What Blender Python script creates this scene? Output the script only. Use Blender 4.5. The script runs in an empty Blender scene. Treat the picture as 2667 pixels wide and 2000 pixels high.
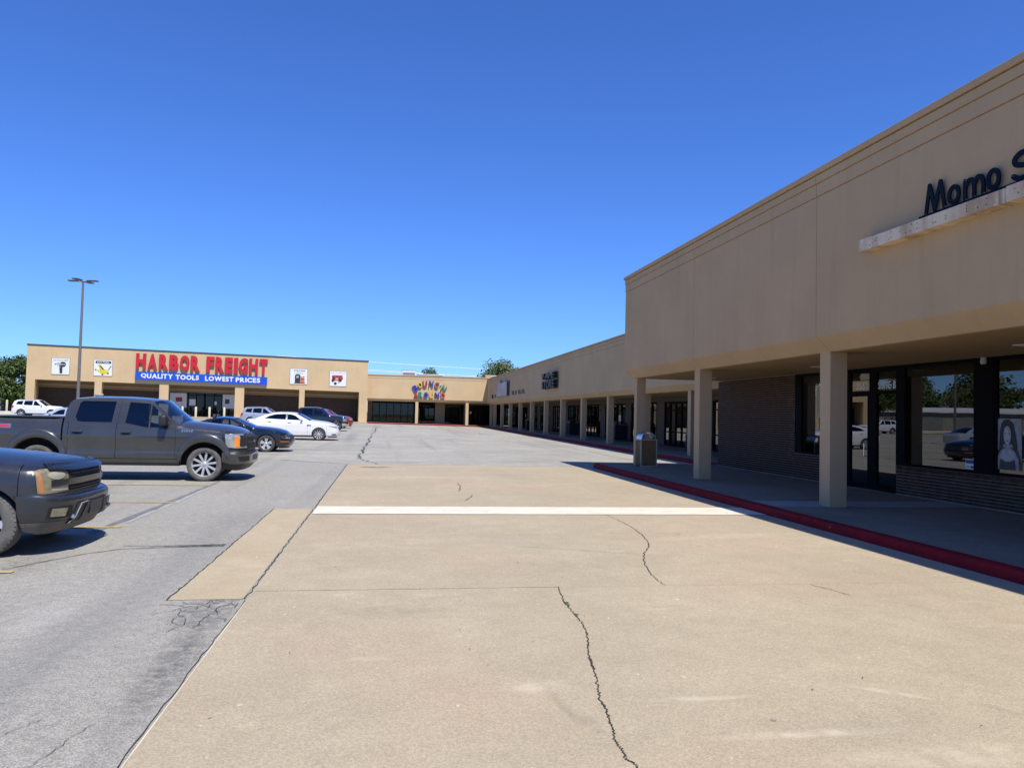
import bpy, bmesh, math, random
from mathutils import Vector, Matrix, geometry
random.seed(11)
rnd = random.random
SC = bpy.context.scene
COL = SC.collection
rad = math.radians

# ------------------------------------------------------------------ camera
YAW, PITCH, ROLL = rad(9.157), rad(2.293), rad(1.309)
fw = Vector((math.sin(YAW)*math.cos(PITCH), math.cos(YAW)*math.cos(PITCH), math.sin(PITCH)))
rt = Vector((math.cos(YAW), -math.sin(YAW), 0)); up = rt.cross(fw)
r2 = rt*math.cos(ROLL)+up*math.sin(ROLL); u2 = up*math.cos(ROLL)-rt*math.sin(ROLL)
cam = bpy.data.cameras.new('camera'); co = bpy.data.objects.new('camera', cam); COL.objects.link(co)
cam.sensor_fit = 'HORIZONTAL'; cam.sensor_width = 36; cam.lens = 36*0.7514
cam.clip_start = .05; cam.clip_end = 3000
mw = Matrix((r2, u2, -fw)).transposed().to_4x4(); mw.translation = (0, 0, 1.75); co.matrix_world = mw
SC.camera = co

# ------------------------------------------------------------------ sky, sun, exposure
SUN = Vector((0.20, -0.57, 1.0)).normalized()
EL = math.asin(SUN.z); AZ = math.atan2(SUN.x, SUN.y)
w = bpy.data.worlds.new('World'); SC.world = w; w.use_nodes = True
nt = w.node_tree; nt.nodes.clear()
sky = nt.nodes.new('ShaderNodeTexSky'); sky.sky_type = 'NISHITA'; sky.sun_disc = False
sky.sun_elevation = EL; sky.sun_rotation = AZ; sky.altitude = 200
sky.air_density = 1.0; sky.dust_density = 0.0; sky.ozone_density = 4.0
bg = nt.nodes.new('ShaderNodeBackground'); bg.inputs['Strength'].default_value = 0.096
wo = nt.nodes.new('ShaderNodeOutputWorld')
tint = nt.nodes.new('ShaderNodeMixRGB'); tint.blend_type = 'MULTIPLY'; tint.inputs[0].default_value = 1; tint.inputs[2].default_value = (.545, .89, 1.62, 1)
nt.links.new(sky.outputs[0], tint.inputs[1]); nt.links.new(tint.outputs[0], bg.inputs[0]); nt.links.new(bg.outputs[0], wo.inputs[0])
sl = bpy.data.lights.new('sun', 'SUN'); sl.energy = 5.0; sl.angle = rad(.53); sl.color = (1, .95, .865)
so = bpy.data.objects.new('sun', sl); COL.objects.link(so)
so.rotation_euler = SUN.to_track_quat('Z', 'Y').to_euler(); so.location = (0, 0, 60)
vs = SC.view_settings; vs.view_transform = 'Standard'; vs.look = 'None'; vs.gamma = 1; vs.exposure = 0.2; vs.use_curve_mapping = False
SC.cycles.max_bounces = 8; SC.cycles.transparent_max_bounces = 12
SC.cycles.use_denoising = True

# ------------------------------------------------------------------ object helpers
def tag(o, label=None, cat=None, group=None, kind=None):
    if label: o['label'] = label
    if cat: o['category'] = cat
    if group: o['group'] = group
    if kind: o['kind'] = kind
    return o
def empty(name, loc=(0, 0, 0), rz=0, label=None, cat=None, group=None, parent=None):
    o = bpy.data.objects.new(name, None); COL.objects.link(o)
    o.location = loc; o.rotation_euler = (0, 0, rz); o.empty_display_size = .2
    if parent: o.parent = parent
    return tag(o, label, cat, group)
def link(name, me, parent=None, loc=None):
    o = bpy.data.objects.new(name, me); COL.objects.link(o)
    if parent: o.parent = parent
    if loc: o.location = loc
    return o
def copy_tree(o, parent=None):
    c = o.copy(); COL.objects.link(c)
    if parent: c.parent = parent
    for ch in list(o.children): copy_tree(ch, c)
    return c

class MB:
    def __init__(s): s.v = []; s.f = []; s.m = []; s.cur = 0
    def add(s, vs, fs):
        o = len(s.v); s.v += [tuple(v) for v in vs]; s.f += [tuple(i+o for i in f) for f in fs]; s.m += [s.cur]*len(fs); return s
    def box(s, x0, x1, y0, y1, z0, z1):
        return s.add([(x0,y0,z0),(x1,y0,z0),(x1,y1,z0),(x0,y1,z0),(x0,y0,z1),(x1,y0,z1),(x1,y1,z1),(x0,y1,z1)],
              [(0,3,2,1),(4,5,6,7),(0,1,5,4),(1,2,6,5),(2,3,7,6),(3,0,4,7)])
    def prism(s, poly, fa, fb):
        n = len(poly); a = [fa(*p) for p in poly]; b = [fb(*p) for p in poly]
        tri = geometry.tessellate_polygon([[Vector((p[0], p[1], 0)) for p in poly]])
        return s.add(a+b, [tuple(t) for t in tri]+[tuple(n+i for i in reversed(t)) for t in tri]+[(i, (i+1) % n, n+(i+1) % n, n+i) for i in range(n)])
    def tube(s, path, r, n=8, caps=True):
        path = [Vector(p) for p in path]; rr = r if isinstance(r, (list, tuple)) else [r]*len(path)
        vs, fs = [], []; ref = None
        for i, p in enumerate(path):
            d = (path[min(i+1, len(path)-1)]-path[max(i-1, 0)]).normalized()
            if ref is None: ref = d.orthogonal().normalized()
            ref = (ref-d*ref.dot(d)).normalized(); b = d.cross(ref)
            for k in range(n):
                a = 2*math.pi*k/n; vs.append(p+(ref*math.cos(a)+b*math.sin(a))*rr[i])
        for i in range(len(path)-1):
            for k in range(n): fs.append((i*n+k, i*n+(k+1) % n, (i+1)*n+(k+1) % n, (i+1)*n+k))
        if caps: fs += [tuple(range(n-1, -1, -1)), tuple(range((len(path)-1)*n, len(path)*n))]
        return s.add(vs, fs)
    def lathe(s, prof, n=32, axis='y', c=(0, 0, 0), closed=False):
        vs, fs = [], []; m = len(prof)
        for k in range(n):
            a = 2*math.pi*k/n; ca, sa = math.cos(a), math.sin(a)
            for r, h in prof:
                vs.append((c[0]+r*ca, c[1]+h, c[2]+r*sa) if axis == 'y' else (c[0]+r*ca, c[1]+r*sa, c[2]+h))
        for k in range(n):
            q = (k+1) % n
            for i in range(m if closed else m-1):
                j = (i+1) % m; fs.append((k*m+i, q*m+i, q*m+j, k*m+j))
        return s.add(vs, fs)
    def mesh(s, name, mats, smooth=None, bevel=0, weld=False):
        me = bpy.data.meshes.new(name); me.from_pydata(s.v, [], s.f)
        for m in (mats if isinstance(mats, (list, tuple)) else [mats]): me.materials.append(m)
        if len(me.materials) > 1:
            for p, i in zip(me.polygons, s.m): p.material_index = i
        if bevel or weld:
            bm = bmesh.new(); bm.from_mesh(me)
            if weld: bmesh.ops.remove_doubles(bm, verts=bm.verts, dist=1e-5)
            if bevel: bmesh.ops.bevel(bm, geom=[e for e in bm.edges if e.is_manifold and e.calc_face_angle(0) > .5], offset=bevel, segments=2, profile=.5, affect='EDGES')
            bm.to_mesh(me); bm.free()
        if smooth is not None:
            me.polygons.foreach_set('use_smooth', [True]*len(me.polygons)); me.set_sharp_from_angle(angle=rad(smooth))
        return me
    def build(s, name, mats, parent=None, smooth=None, bevel=0, loc=None):
        return link(name, s.mesh(name, mats, smooth, bevel), parent, loc)

def boxo(name, m, x0, x1, y0, y1, z0, z1, parent=None, bevel=0):
    return MB().box(x0, x1, y0, y1, z0, z1).build(name, m, parent, bevel=bevel)
def rbox_mesh(name, m, sx, sy, sz, r, seg=3):
    bm = bmesh.new(); bmesh.ops.create_cube(bm, size=1)
    for v in bm.verts: v.co = Vector((v.co.x*sx, v.co.y*sy, v.co.z*sz))
    bmesh.ops.bevel(bm, geom=bm.edges[:], offset=r, segments=seg, profile=.5, affect='EDGES')
    me = bpy.data.meshes.new(name); bm.to_mesh(me); bm.free(); me.materials.append(m)
    me.polygons.foreach_set('use_smooth', [True]*len(me.polygons)); me.set_sharp_from_angle(angle=rad(50))
    return me

# ------------------------------------------------------------------ materials
def nodes(name):
    m = bpy.data.materials.new(name); m.use_nodes = True; t = m.node_tree
    return m, t, t.nodes['Principled BSDF']
def N(t, typ, **kw):
    n = t.nodes.new('ShaderNode'+typ)
    for k, v in kw.items():
        if k.startswith('i_'):
            key = k[2:]; n.inputs[int(key) if key.isdigit() else key.replace('_', ' ')].default_value = v
        else: setattr(n, k, v)
    return n
def rgb(c): return (c[0], c[1], c[2], 1)
def noise(t, vec, scale, detail=4, rough=.55, stretch=None):
    if stretch:
        mp = N(t, 'Mapping'); mp.inputs['Scale'].default_value = stretch; t.links.new(vec, mp.inputs[0]); vec = mp.outputs[0]
    n = N(t, 'TexNoise', i_Scale=scale, i_Detail=detail, i_Roughness=rough); t.links.new(vec, n.inputs['Vector']); return n.outputs['Fac']
def ramp(t, fac, a, b, ca=(0, 0, 0, 1), cb=(1, 1, 1, 1)):
    r = N(t, 'ValToRGB'); e = r.color_ramp.elements; e[0].position = a; e[1].position = b; e[0].color = ca; e[1].color = cb
    t.links.new(fac, r.inputs[0]); return r.outputs[0]
def mix(t, fac, a, b, blend='MIX'):
    n = N(t, 'MixRGB', blend_type=blend)
    for i, x in ((0, fac), (1, a), (2, b)):
        if hasattr(x, 'is_linked'): t.links.new(x, n.inputs[i])
        elif i == 0: n.inputs[0].default_value = x
        else: n.inputs[i].default_value = rgb(x)
    return n.outputs[0]
def vec(t, kind='Object'):
    return N(t, 'TexCoord').outputs[kind] if kind != 'Position' else N(t, 'NewGeometry').outputs['Position']
def bump(t, b, fac, strength, dist=.01):
    n = N(t, 'Bump', i_Strength=strength, i_Distance=dist); t.links.new(fac, n.inputs['Height']); t.links.new(n.outputs[0], b.inputs['Normal'])
def M(name, col, rough=.6, metal=0, var=.12, vs=3., bmp=0, bs=60, spec=.5, coat=0, dirt=None):
    m, t, b = nodes(name)
    v = vec(t)
    f = noise(t, v, vs)
    c = mix(t, ramp(t, f, .3, .7), [x*(1-var) for x in col], [min(1, x*(1+var)) for x in col])
    if dirt:
        c = mix(t, ramp(t, noise(t, v, dirt[1], 6, .65), .45, .75), c, dirt[0])
    t.links.new(c, b.inputs['Base Color'])
    b.inputs['Roughness'].default_value = rough; b.inputs['Metallic'].default_value = metal
    b.inputs['Specular IOR Level'].default_value = spec
    if coat: b.inputs['Coat Weight'].default_value = coat; b.inputs['Coat Roughness'].default_value = .04
    if bmp: bump(t, b, noise(t, v, bs, 3), bmp)
    return m
def glass(name, tint, ior=1.5, boost=1.0, rough=0.0):
    m, t, b = nodes(name); t.nodes.remove(b); out = t.nodes['Material Output']
    tr = N(t, 'BsdfTransparent'); tr.inputs[0].default_value = rgb(tint)
    gl = N(t, 'BsdfGlossy'); gl.inputs['Roughness'].default_value = rough; gl.inputs[0].default_value = (1, 1, 1, 1)
    fr = N(t, 'Fresnel', i_IOR=ior)
    v = vec(t, 'Position'); f = noise(t, v, .7, 2)
    bp = N(t, 'Bump', i_Strength=.015, i_Distance=.05); t.links.new(f, bp.inputs['Height']); t.links.new(bp.outputs[0], gl.inputs['Normal'])
    mu = N(t, 'Math', operation='MULTIPLY', use_clamp=True); mu.inputs[1].default_value = boost; t.links.new(fr.outputs[0], mu.inputs[0])
    mx = N(t, 'MixShader'); t.links.new(mu.outputs[0], mx.inputs[0]); t.links.new(tr.outputs[0], mx.inputs[1]); t.links.new(gl.outputs[0], mx.inputs[2])
    t.links.new(mx.outputs[0], out.inputs[0]); return m

def asphalt_mat():
    m, t, b = nodes('asphalt'); p = vec(t, 'Position')
    vo = N(t, 'TexVoronoi', i_Scale=150.); t.links.new(p, vo.inputs['Vector'])
    sp = N(t, 'SeparateColor'); t.links.new(vo.outputs['Color'], sp.inputs[0])
    agg = ramp(t, sp.outputs[0], .15, .9, (.095, .09, .08, 1), (.57, .545, .475, 1))
    big = noise(t, p, .35, 5, .6)
    c = mix(t, ramp(t, big, .3, .72), (.315, .298, .238), (.43, .407, .332))
    c = mix(t, .52, c, agg)
    c = mix(t, ramp(t, noise(t, p, 38, 3, .6), .6, .75), c, mix(t, .5, c, (.12, .118, .11)))
    c = mix(t, ramp(t, noise(t, p, 9, 5, .7), .32, .7), mix(t, .3, c, (.13, .127, .115)), mix(t, .12, c, (.5, .48, .43)))
    # older pale pavement beyond the seam behind the apron
    sx = N(t, 'SeparateXYZ'); t.links.new(p, sx.inputs[0])
    ma = N(t, 'Math', operation='MULTIPLY_ADD'); ma.inputs[1].default_value = .74; t.links.new(sx.outputs[0], ma.inputs[0]); t.links.new(sx.outputs[1], ma.inputs[2])
    mn = N(t, 'Math', operation='MINIMUM'); t.links.new(ma.outputs[0], mn.inputs[0]); t.links.new(sx.outputs[1], mn.inputs[1])
    far = ramp(t, N(t, 'MapRange', i_1=24.9, i_2=25.6).outputs[0], 0, 1)
    mr = N(t, 'MapRange'); mr.inputs[1].default_value = 25.0; mr.inputs[2].default_value = 25.4; t.links.new(mn.outputs[0], mr.inputs[0])
    farc = mix(t, ramp(t, noise(t, p, .22, 6, .62), .28, .7), (.315, .298, .24), (.455, .43, .35))
    farc = mix(t, .3, farc, agg)
    farc = mix(t, ramp(t, noise(t, p, 3.5, 6, .72), .35, .68), mix(t, .28, farc, (.19, .185, .165)), farc)
    farc = mix(t, ramp(t, noise(t, p, 1, 5, .6, stretch=(.16, .9, 1)), .56, .74), farc, (.20, .193, .172))
    farc = mix(t, ramp(t, noise(t, p, 1, 6, .68, stretch=(.5, 1.6, 1)), .55, .68), farc, mix(t, .6, farc, (.52, .50, .44)))
    c = mix(t, mr.outputs[0], c, farc)
    # tyre-darkened lanes along the street and scattered stains
    lane = noise(t, p, 1, 3, .5, stretch=(1.05, .035, 1))
    c = mix(t, ramp(t, lane, .54, .72), c, mix(t, .35, c, (.12, .12, .125)))
    st = noise(t, p, 1.4, 6, .7)
    c = mix(t, ramp(t, st, .62, .74), c, mix(t, .4, c, (.09, .088, .085)))
    pale = noise(t, p, .8, 6, .7, stretch=(1, .3, 1))
    c = mix(t, ramp(t, pale, .6, .75), c, mix(t, .35, c, (.5, .49, .46)))
    for q in ((-1.36, 3.2, .17, 1.1, 0, .75), (-1.4, 5.6, .2, 1.5, .02, .8), (-1.5, 6.9, .34, .55, 0, .7), (-2.5, 3.6, .5, .8, -.4, .45), (-3.9, 9.2, .5, 1.1, 0, .5), (-3.2, 6.5, .4, 1.8, .1, .3), (-2.4, 12, .5, 3.5, 0, .3), (-6, 16.6, 1.1, .5, 0, .55), (-6.3, 13.2, .9, .5, 0, .5), (-6.5, 10, 1, .6, 0, .5)): c = mix(t, spot(t, p, *q[:5], q[5], 11.), c, (.10, .097, .088))
    t.links.new(c, b.inputs['Base Color']); b.inputs['Roughness'].default_value = .88; b.inputs['Specular IOR Level'].default_value = .25
    bump(t, b, vo.outputs['Distance'], .5, .006); return m

def spot(t, p, cx, cy, rx, ry, rot=0., amt=1., nz=6.):
    mp = N(t, 'Mapping', vector_type='TEXTURE'); mp.inputs['Location'].default_value = (cx, cy, 0); mp.inputs['Rotation'].default_value = (0, 0, rot); mp.inputs['Scale'].default_value = (rx, ry, 9)
    t.links.new(p, mp.inputs[0]); g = N(t, 'TexGradient', gradient_type='SPHERICAL'); t.links.new(mp.outputs[0], g.inputs[0])
    mu = N(t, 'Math', operation='MULTIPLY', use_clamp=True); t.links.new(ramp(t, g.outputs['Fac'], 0, .7), mu.inputs[0]); t.links.new(ramp(t, noise(t, p, nz, 6, .7), .36, .62), mu.inputs[1])
    m2 = N(t, 'Math', operation='MULTIPLY'); m2.inputs[1].default_value = amt; t.links.new(mu.outputs[0], m2.inputs[0]); return m2.outputs[0]
def concrete_mat(name, ca, cb, red=0., fine=.35):
    m, t, b = nodes(name); p = vec(t, 'Position')
    c = mix(t, ramp(t, noise(t, p, .45, 6, .6), .3, .7), ca, cb)
    c = mix(t, ramp(t, noise(t, p, 2.3, 6, .7), .35, .75), c, mix(t, .5, c, [x*.8 for x in ca]))
    c = mix(t, ramp(t, noise(t, p, 1.6, 7, .72, stretch=(.6, 1.3, 1)), .60, .76), c, mix(t, .6, c, [min(1, x*1.3) for x in cb]))
    c = mix(t, ramp(t, noise(t, p, 45, 4, .65), .3, .7), mix(t, .16, c, (.2, .165, .12)), c)
    c = mix(t, ramp(t, noise(t, p, 1.9, 7, .7, stretch=(1.2, .8, 1)), .61, .74), c, mix(t, .3, c, (.2, .175, .14)))
    if red:
        c = mix(t, ramp(t, noise(t, p, .3, 4, .6), .5, .68), c, mix(t, red, c, (.52, .33, .24)))
        c = mix(t, ramp(t, noise(t, p, 1, 6, .65, stretch=(.12, .7, 1)), .58, .72), c, mix(t, .35, c, (.30, .25, .20)))
    vo = N(t, 'TexVoronoi', i_Scale=120.); t.links.new(p, vo.inputs['Vector'])
    sp = N(t, 'SeparateColor'); t.links.new(vo.outputs['Color'], sp.inputs[0])
    g = ramp(t, sp.outputs[0], 0, 1, (.68, .68, .68, 1), (1.25, 1.25, 1.25, 1))
    c = mix(t, fine, c, mix(t, 1., c, g, 'MULTIPLY'))
    sp2 = noise(t, p, 14, 2, .5)
    c = mix(t, ramp(t, sp2, .735, .76), c, mix(t, .6, c, (.75, .68, .55)))
    c = mix(t, ramp(t, noise(t, p, 9, 2, .5), .755, .775), c, mix(t, .6, c, (.10, .08, .065)))
    if red:
        pale, dk = (.56, .48, .345), (.26, .215, .155)
        for q in ((1.0, 4.95, .26, .16, .3, .8), (2.0, 4.64, .45, .05, 0, .7), (3.28, 4.62, .3, .05, -.6, .8), (2.4, 4.06, .7, .07, 0, .7), (.3, 3.6, .9, .25, .1, .5), (3.0, 3.7, 1.1, .2, 0, .5), (-.1, 5.6, .2, .05, 0, .6), (5.2, 11, 1.6, .3, .2, .4), (1.5, 21, 2.2, .5, 0, .35)): c = mix(t, spot(t, p, *q[:5], q[5]), c, pale)
        for q in ((1.10, 4.62, .05, .42, .12, .7), (1.2, 4.3, .06, .16, .2, .8), (3.85, 4.2, .06, .6, .62, .45), (4.12, 4.35, .05, .55, .62, .4), (.1, 6.95, .7, .22, .1, .45), (2.6, 9, 1.5, .5, .3, .25), (5.5, 18, 1.2, 2.5, .1, .25), (.6, 17.5, .8, 3.2, 0, .25), (3.4, 22, .7, 3.5, .1, .22)): c = mix(t, spot(t, p, *q[:5], q[5]), c, dk)
    t.links.new(c, b.inputs['Base Color']); b.inputs['Roughness'].default_value = .88; b.inputs['Specular IOR Level'].default_value = .15
    bump(t, b, sp.outputs[0], .22, .003); return m

def stucco_mat(name, col, streak=.16):
    m, t, b = nodes(name); p = vec(t, 'Position')
    c = mix(t, ramp(t, noise(t, p, .5, 5, .6), .3, .7), [x*.93 for x in col], [x*1.06 for x in col])
    c = mix(t, ramp(t, noise(t, p, 1, 5, .6, stretch=(3.2, 3.2, .28)), .52, .72), c, mix(t, streak*2, c, [x*.72 for x in col]))
    c = mix(t, ramp(t, noise(t, p, 1.9, 6, .7), .62, .74), c, mix(t, streak*1.6, c, [min(1, x*1.35) for x in col]))
    t.links.new(c, b.inputs['Base Color']); b.inputs['Roughness'].default_value = .9; b.inputs['Specular IOR Level'].default_value = .2
    bump(t, b, noise(t, p, 90, 4, .6), .35, .004); return m

def kerb_mat():
    m, t, b = nodes('red_kerb_paint'); p = vec(t, 'Position')
    c = mix(t, ramp(t, noise(t, p, 3, 5, .6), .3, .7), (.19, .008, .012), (.28, .014, .020))
    c = mix(t, ramp(t, noise(t, p, 1, 5, .65, stretch=(4, 1.2, 9)), .5, .72), c, (.10, .016, .022))
    wear = noise(t, p, 7, 6, .7)
    c = mix(t, ramp(t, wear, .665, .69), c, (.46, .42, .36))
    t.links.new(c, b.inputs['Base Color']); b.inputs['Roughness'].default_value = .8; b.inputs['Specular IOR Level'].default_value = .12
    bump(t, b, wear, .4, .006); return m

def brick_mat():
    m, t, b = nodes('dark_brown_brick'); p = vec(t, 'Position')
    oi = N(t, 'ObjectInfo')
    c = mix(t, oi.outputs['Random'], (.078, .042, .026), (.125, .070, .043))
    c = mix(t, ramp(t, noise(t, p, 5.5, 2, .5), .35, .65), c, (.06, .037, .027))
    t.links.new(c, b.inputs['Base Color']); b.inputs['Roughness'].default_value = .9; b.inputs['Specular IOR Level'].default_value = .1
    bump(t, b, noise(t, p, 120, 3), .4, .003); return m

def paint_mat(name, col, flake=.0, rough=.25, dust=.1, coat=.8):
    m, t, b = nodes(name); o = vec(t)
    c = mix(t, ramp(t, noise(t, o, 1.3, 5, .65), .35, .75), col, [x*(1-dust)+.25*dust for x in col])
    t.links.new(c, b.inputs['Base Color'])
    b.inputs['Metallic'].default_value = flake; b.inputs['Roughness'].default_value = rough
    b.inputs['Coat Weight'].default_value = coat; b.inputs['Coat Roughness'].default_value = .06
    return m

def leaf_mat(name, a, bcol):
    m, t, b = nodes(name); p = vec(t, 'Position')
    c = mix(t, ramp(t, noise(t, p, 2.2, 3, .6), .3, .7), a, bcol)
    t.links.new(c, b.inputs['Base Color']); b.inputs['Roughness'].default_value = .65; b.inputs['Specular IOR Level'].default_value = .25
    b.inputs['Subsurface Weight'].default_value = 0
    return m

def metal_stain_mat():
    m, t, b = nodes('stained_white_metal'); p = vec(t, 'Position')
    c = mix(t, ramp(t, noise(t, p, 1, 3, .5, stretch=(1, 2.6, .25)), .38, .6), (.72, .575, .385), (.45, .305, .175))
    c = mix(t, ramp(t, noise(t, p, 6, 6, .7), .5, .7), c, (.74, .64, .47))
    c = mix(t, ramp(t, noise(t, p, 1, 4, .6, stretch=(1, 5, .6)), .58, .66), c, (.30, .22, .15))
    c = mix(t, ramp(t, noise(t, p, 16, 3, .6), .66, .72), c, (.22, .12, .06))
    t.links.new(c, b.inputs['Base Color']); b.inputs['Roughness'].default_value = .55; return m

ASPH = asphalt_mat()
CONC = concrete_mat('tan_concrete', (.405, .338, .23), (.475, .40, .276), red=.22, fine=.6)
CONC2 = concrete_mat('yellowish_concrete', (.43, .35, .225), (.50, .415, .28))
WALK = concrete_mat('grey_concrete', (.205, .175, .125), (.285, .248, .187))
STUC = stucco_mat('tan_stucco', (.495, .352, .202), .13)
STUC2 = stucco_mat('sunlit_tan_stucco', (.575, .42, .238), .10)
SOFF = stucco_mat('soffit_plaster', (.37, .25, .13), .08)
KERB = kerb_mat(); BRICK = brick_mat()
MORTAR = M('mortar', (.31, .265, .21), .95, var=.2, vs=12, bmp=.3)
WPAINT = M('worn_white_paint', (.68, .63, .50), .8, var=.05, vs=6, dirt=((.57, .51, .39), 3.))
WFADE = M('faded_white_paint', (.30, .295, .27), .8, var=.15, vs=6, dirt=((.235, .225, .2), 4.))
YPAINT = M('worn_yellow_paint', (.52, .36, .11), .8, var=.15, vs=6, dirt=((.34, .31, .26), 7.))
CRACK = M('crack_dark', (.035, .03, .025), .95, var=.3)
SEAL = M('crack_sealant', (.05, .05, .05), .8, var=.3)
GRASSM = M('dry_grass', (.20, .19, .075), .95, var=.35, vs=1.2, bmp=.5, bs=30)
BLACKF = M('black_anodised_frame', (.006, .006, .008), .6, var=.2, spec=.04)
DARK = M('dark_interior', (.035, .033, .032), .8, var=.3)
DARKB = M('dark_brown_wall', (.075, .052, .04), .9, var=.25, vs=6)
WHITE = M('white_panel', (.72, .73, .74), .5, var=.05)
RED = M('red_letter', (.52, .012, .022), .4, var=.1)
REDD = M('dark_red_return', (.12, .012, .014), .5)
BLUE = M('blue_sign_panel', (.012, .075, .50), .4, var=.08)
NAVY = M('navy_letter', (.006, .013, .024), .7, var=.2, spec=.1)
GREYM = M('grey_metal', (.22, .22, .22), .45, var=.1)
POLE = M('pole_brown_grey', (.16, .14, .135), .5, var=.1)
STEEL = M('polished_steel', (.62, .63, .65), .22, metal=1, var=.05)
CHROME = M('chrome', (.75, .76, .78), .1, metal=1, var=.03)
ALLOY = M('silver_alloy', (.50, .51, .52), .35, metal=.35, var=.06)
TYRE = M('tyre_rubber', (.055, .053, .05), .85, var=.25, vs=8, bmp=.3, bs=90)
TYRED = M('dusty_tyre_rubber', (.115, .11, .10), .9, var=.3, vs=7, bmp=.4, bs=70)
PLAST = M('black_plastic', (.018, .018, .02), .5, var=.2)
PLASTG = M('grey_plastic', (.055, .055, .056), .55, var=.2)
UNDER = M('underbody', (.012, .012, .012), .9)
AMBER = M('amber_lens', (.80, .24, .03), .18, var=.15, coat=.6)
REDL = M('red_lens', (.45, .012, .016), .15, coat=.7)
LENS = M('clear_lens', (.42, .43, .42), .12, metal=.5, var=.25, vs=14, coat=1)
LENSO = M('yellowed_lens', (.235, .215, .14), .3, metal=.1, var=.3, vs=12, coat=.5)
SEATM = M('seat_cloth', (.045, .045, .05), .8)
CABG = glass('car_glass_dark', (.03, .036, .042), boost=1.5)
CABL = glass('car_glass_light', (.42, .48, .50), boost=1.5)
SHOPG = glass('shop_glass', (.20, .22, .23), boost=1.9)
SHOPT = glass('teal_tinted_glass', (.05, .16, .17), boost=2.0)
FARG = glass('far_shop_glass', (.09, .10, .105), boost=1.6); BAG = glass('toy_shop_glass', (.34, .36, .37), boost=.75)

# ------------------------------------------------------------------ ground
def gz(x, y):
    t = min(1, max(0, (y-30)/65)); return t*max(.05, min(.9, .25-.011*x))
def sheet(name, m, xs, ys, dz=0, parent=None, h=True):
    vs = [(x, y, (gz(x, y) if h else 0)+dz) for y in ys for x in xs]; n = len(xs)
    fs = [(j*n+i, j*n+i+1, (j+1)*n+i+1, (j+1)*n+i) for j in range(len(ys)-1) for i in range(n-1)]
    return MB().add(vs, fs).build(name, m, parent)
def lin(a, b, n): return [a+(b-a)*i/n for i in range(n+1)]
tag(sheet('ground', GRASSM, [-1500, -300, -120]+lin(-80, 60, 28)+[120, 400, 1500], [-400, -60]+lin(0, 180, 36)+[400, 1500], -.06), kind='structure')
LOT = tag(sheet('parking_lot', ASPH, lin(-40, 20, 40), lin(-30, 110, 70)), kind='structure')
apron = tag(sheet('concrete_apron', CONC, lin(-1.22, 7.0, 8), [-8, 0, 7.75, 16, 26.0], .004, h=False), kind='structure')
tag(sheet('concrete_patch', CONC2, [-1.91, -1.26], [7.45, 10, 14.1], .004, h=False), kind='structure')

def ribbon(name, pts, wfn, m, z=.009, parent=None, jag=0., sub=1):
    P = []
    for i in range(len(pts)-1):
        for k in range(sub):
            f = k/sub; P.append(Vector((pts[i][0]*(1-f)+pts[i+1][0]*f, pts[i][1]*(1-f)+pts[i+1][1]*f)))
    P.append(Vector(pts[-1][:2])); n = len(P); vs = []
    for i, p in enumerate(P):
        d = (P[min(i+1, n-1)]-P[max(i-1, 0)]).normalized(); nn = Vector((-d.y, d.x))
        wd = wfn(i/(n-1)) if callable(wfn) else wfn
        p = p+nn*random.uniform(-jag, jag); a = p+nn*wd*random.uniform(.35, 1); c = p-nn*wd*random.uniform(.35, 1)
        if not jag: a = p+nn*wd; c = p-nn*wd
        vs += [(a.x, a.y, z+gz(a.x, a.y)), (c.x, c.y, z+gz(c.x, c.y))]
    return MB().add(vs, [(2*i, 2*i+1, 2*i+3, 2*i+2) for i in range(n-1)]).build(name, m, parent)
taper = lambda w: (lambda t: w*(.35+.65*math.sin(math.pi*min(1, max(0, t*.9+.05)))))
crk1 = [(1.78,7.76),(1.71,7.28),(1.69,7.09),(1.69,6.87),(1.68,6.65),(1.68,6.43),(1.65,6.15),(1.58,5.83),(1.51,5.57),(1.47,5.28),(1.42,5.0),(1.35,4.67),(1.34,4.5),(1.32,4.36),(1.3,4.24),(1.27,4.1),(1.27,3.98),(1.26,3.86),(1.29,3.77),(1.33,3.3),(1.3,2.2)]
crk2 = [(3.89,13.62),(3.93,12.99),(3.91,12.01),(3.82,11.16),(3.67,10.42),(3.54,10.04),(3.34,9.64),(3.18,9.2),(3.06,8.77),(2.96,8.3),(2.94,8.06),(2.92,7.77)]
ribbon('crack', crk1, .0062, CRACK, .008, apron, .009, 14)
ribbon('crack', crk2, taper(.009), CRACK, .0085, apron, .012, 12)
ribbon('crack', [(1.75,10.14),(1.98,10.08),(2.5,9.85),(2.85,9.7),(3.28,9.52)], .004, CRACK, .0085, apron, .006, 12)
ribbon('crack', [(4.53,7.71),(4.62,7.45),(4.68,7.21)], .006, CRACK, .0085, apron, .008, 10)
ribbon('crack', [(1.79,19.42),(1.79,18.51),(1.65,17.35)], .012, CRACK, .0085, apron, .02, 10)
ribbon('crack', [(1.87,16.56),(1.76,16.05),(1.59,15.5)], .010, CRACK, .0085, apron, .02, 10)
ribbon('joint', [(-1.2,7.749),(1.78,7.76)], .0045, CRACK, .006, apron, .004, 60)
ribbon('joint', [(1.9,7.757),(6.9,7.735)], .003, M('faint_joint', (.30, .25, .185), .9), .006, apron, .003, 60)
ribbon('crack', [(-1.01,77.79),(-.99,57.71),(-.98,42.18),(-1.06,37.16),(-.98,33.26),(-1.04,30.2),(-.95,29.0),(-.69,27.82),(-.37,26.66),(-.19,25.92)], lambda t: .02+.05*abs(math.sin(17*t+1))*(.5+.5*math.sin(5*t)), SEAL, .008, LOT, .11, 10)
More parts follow.
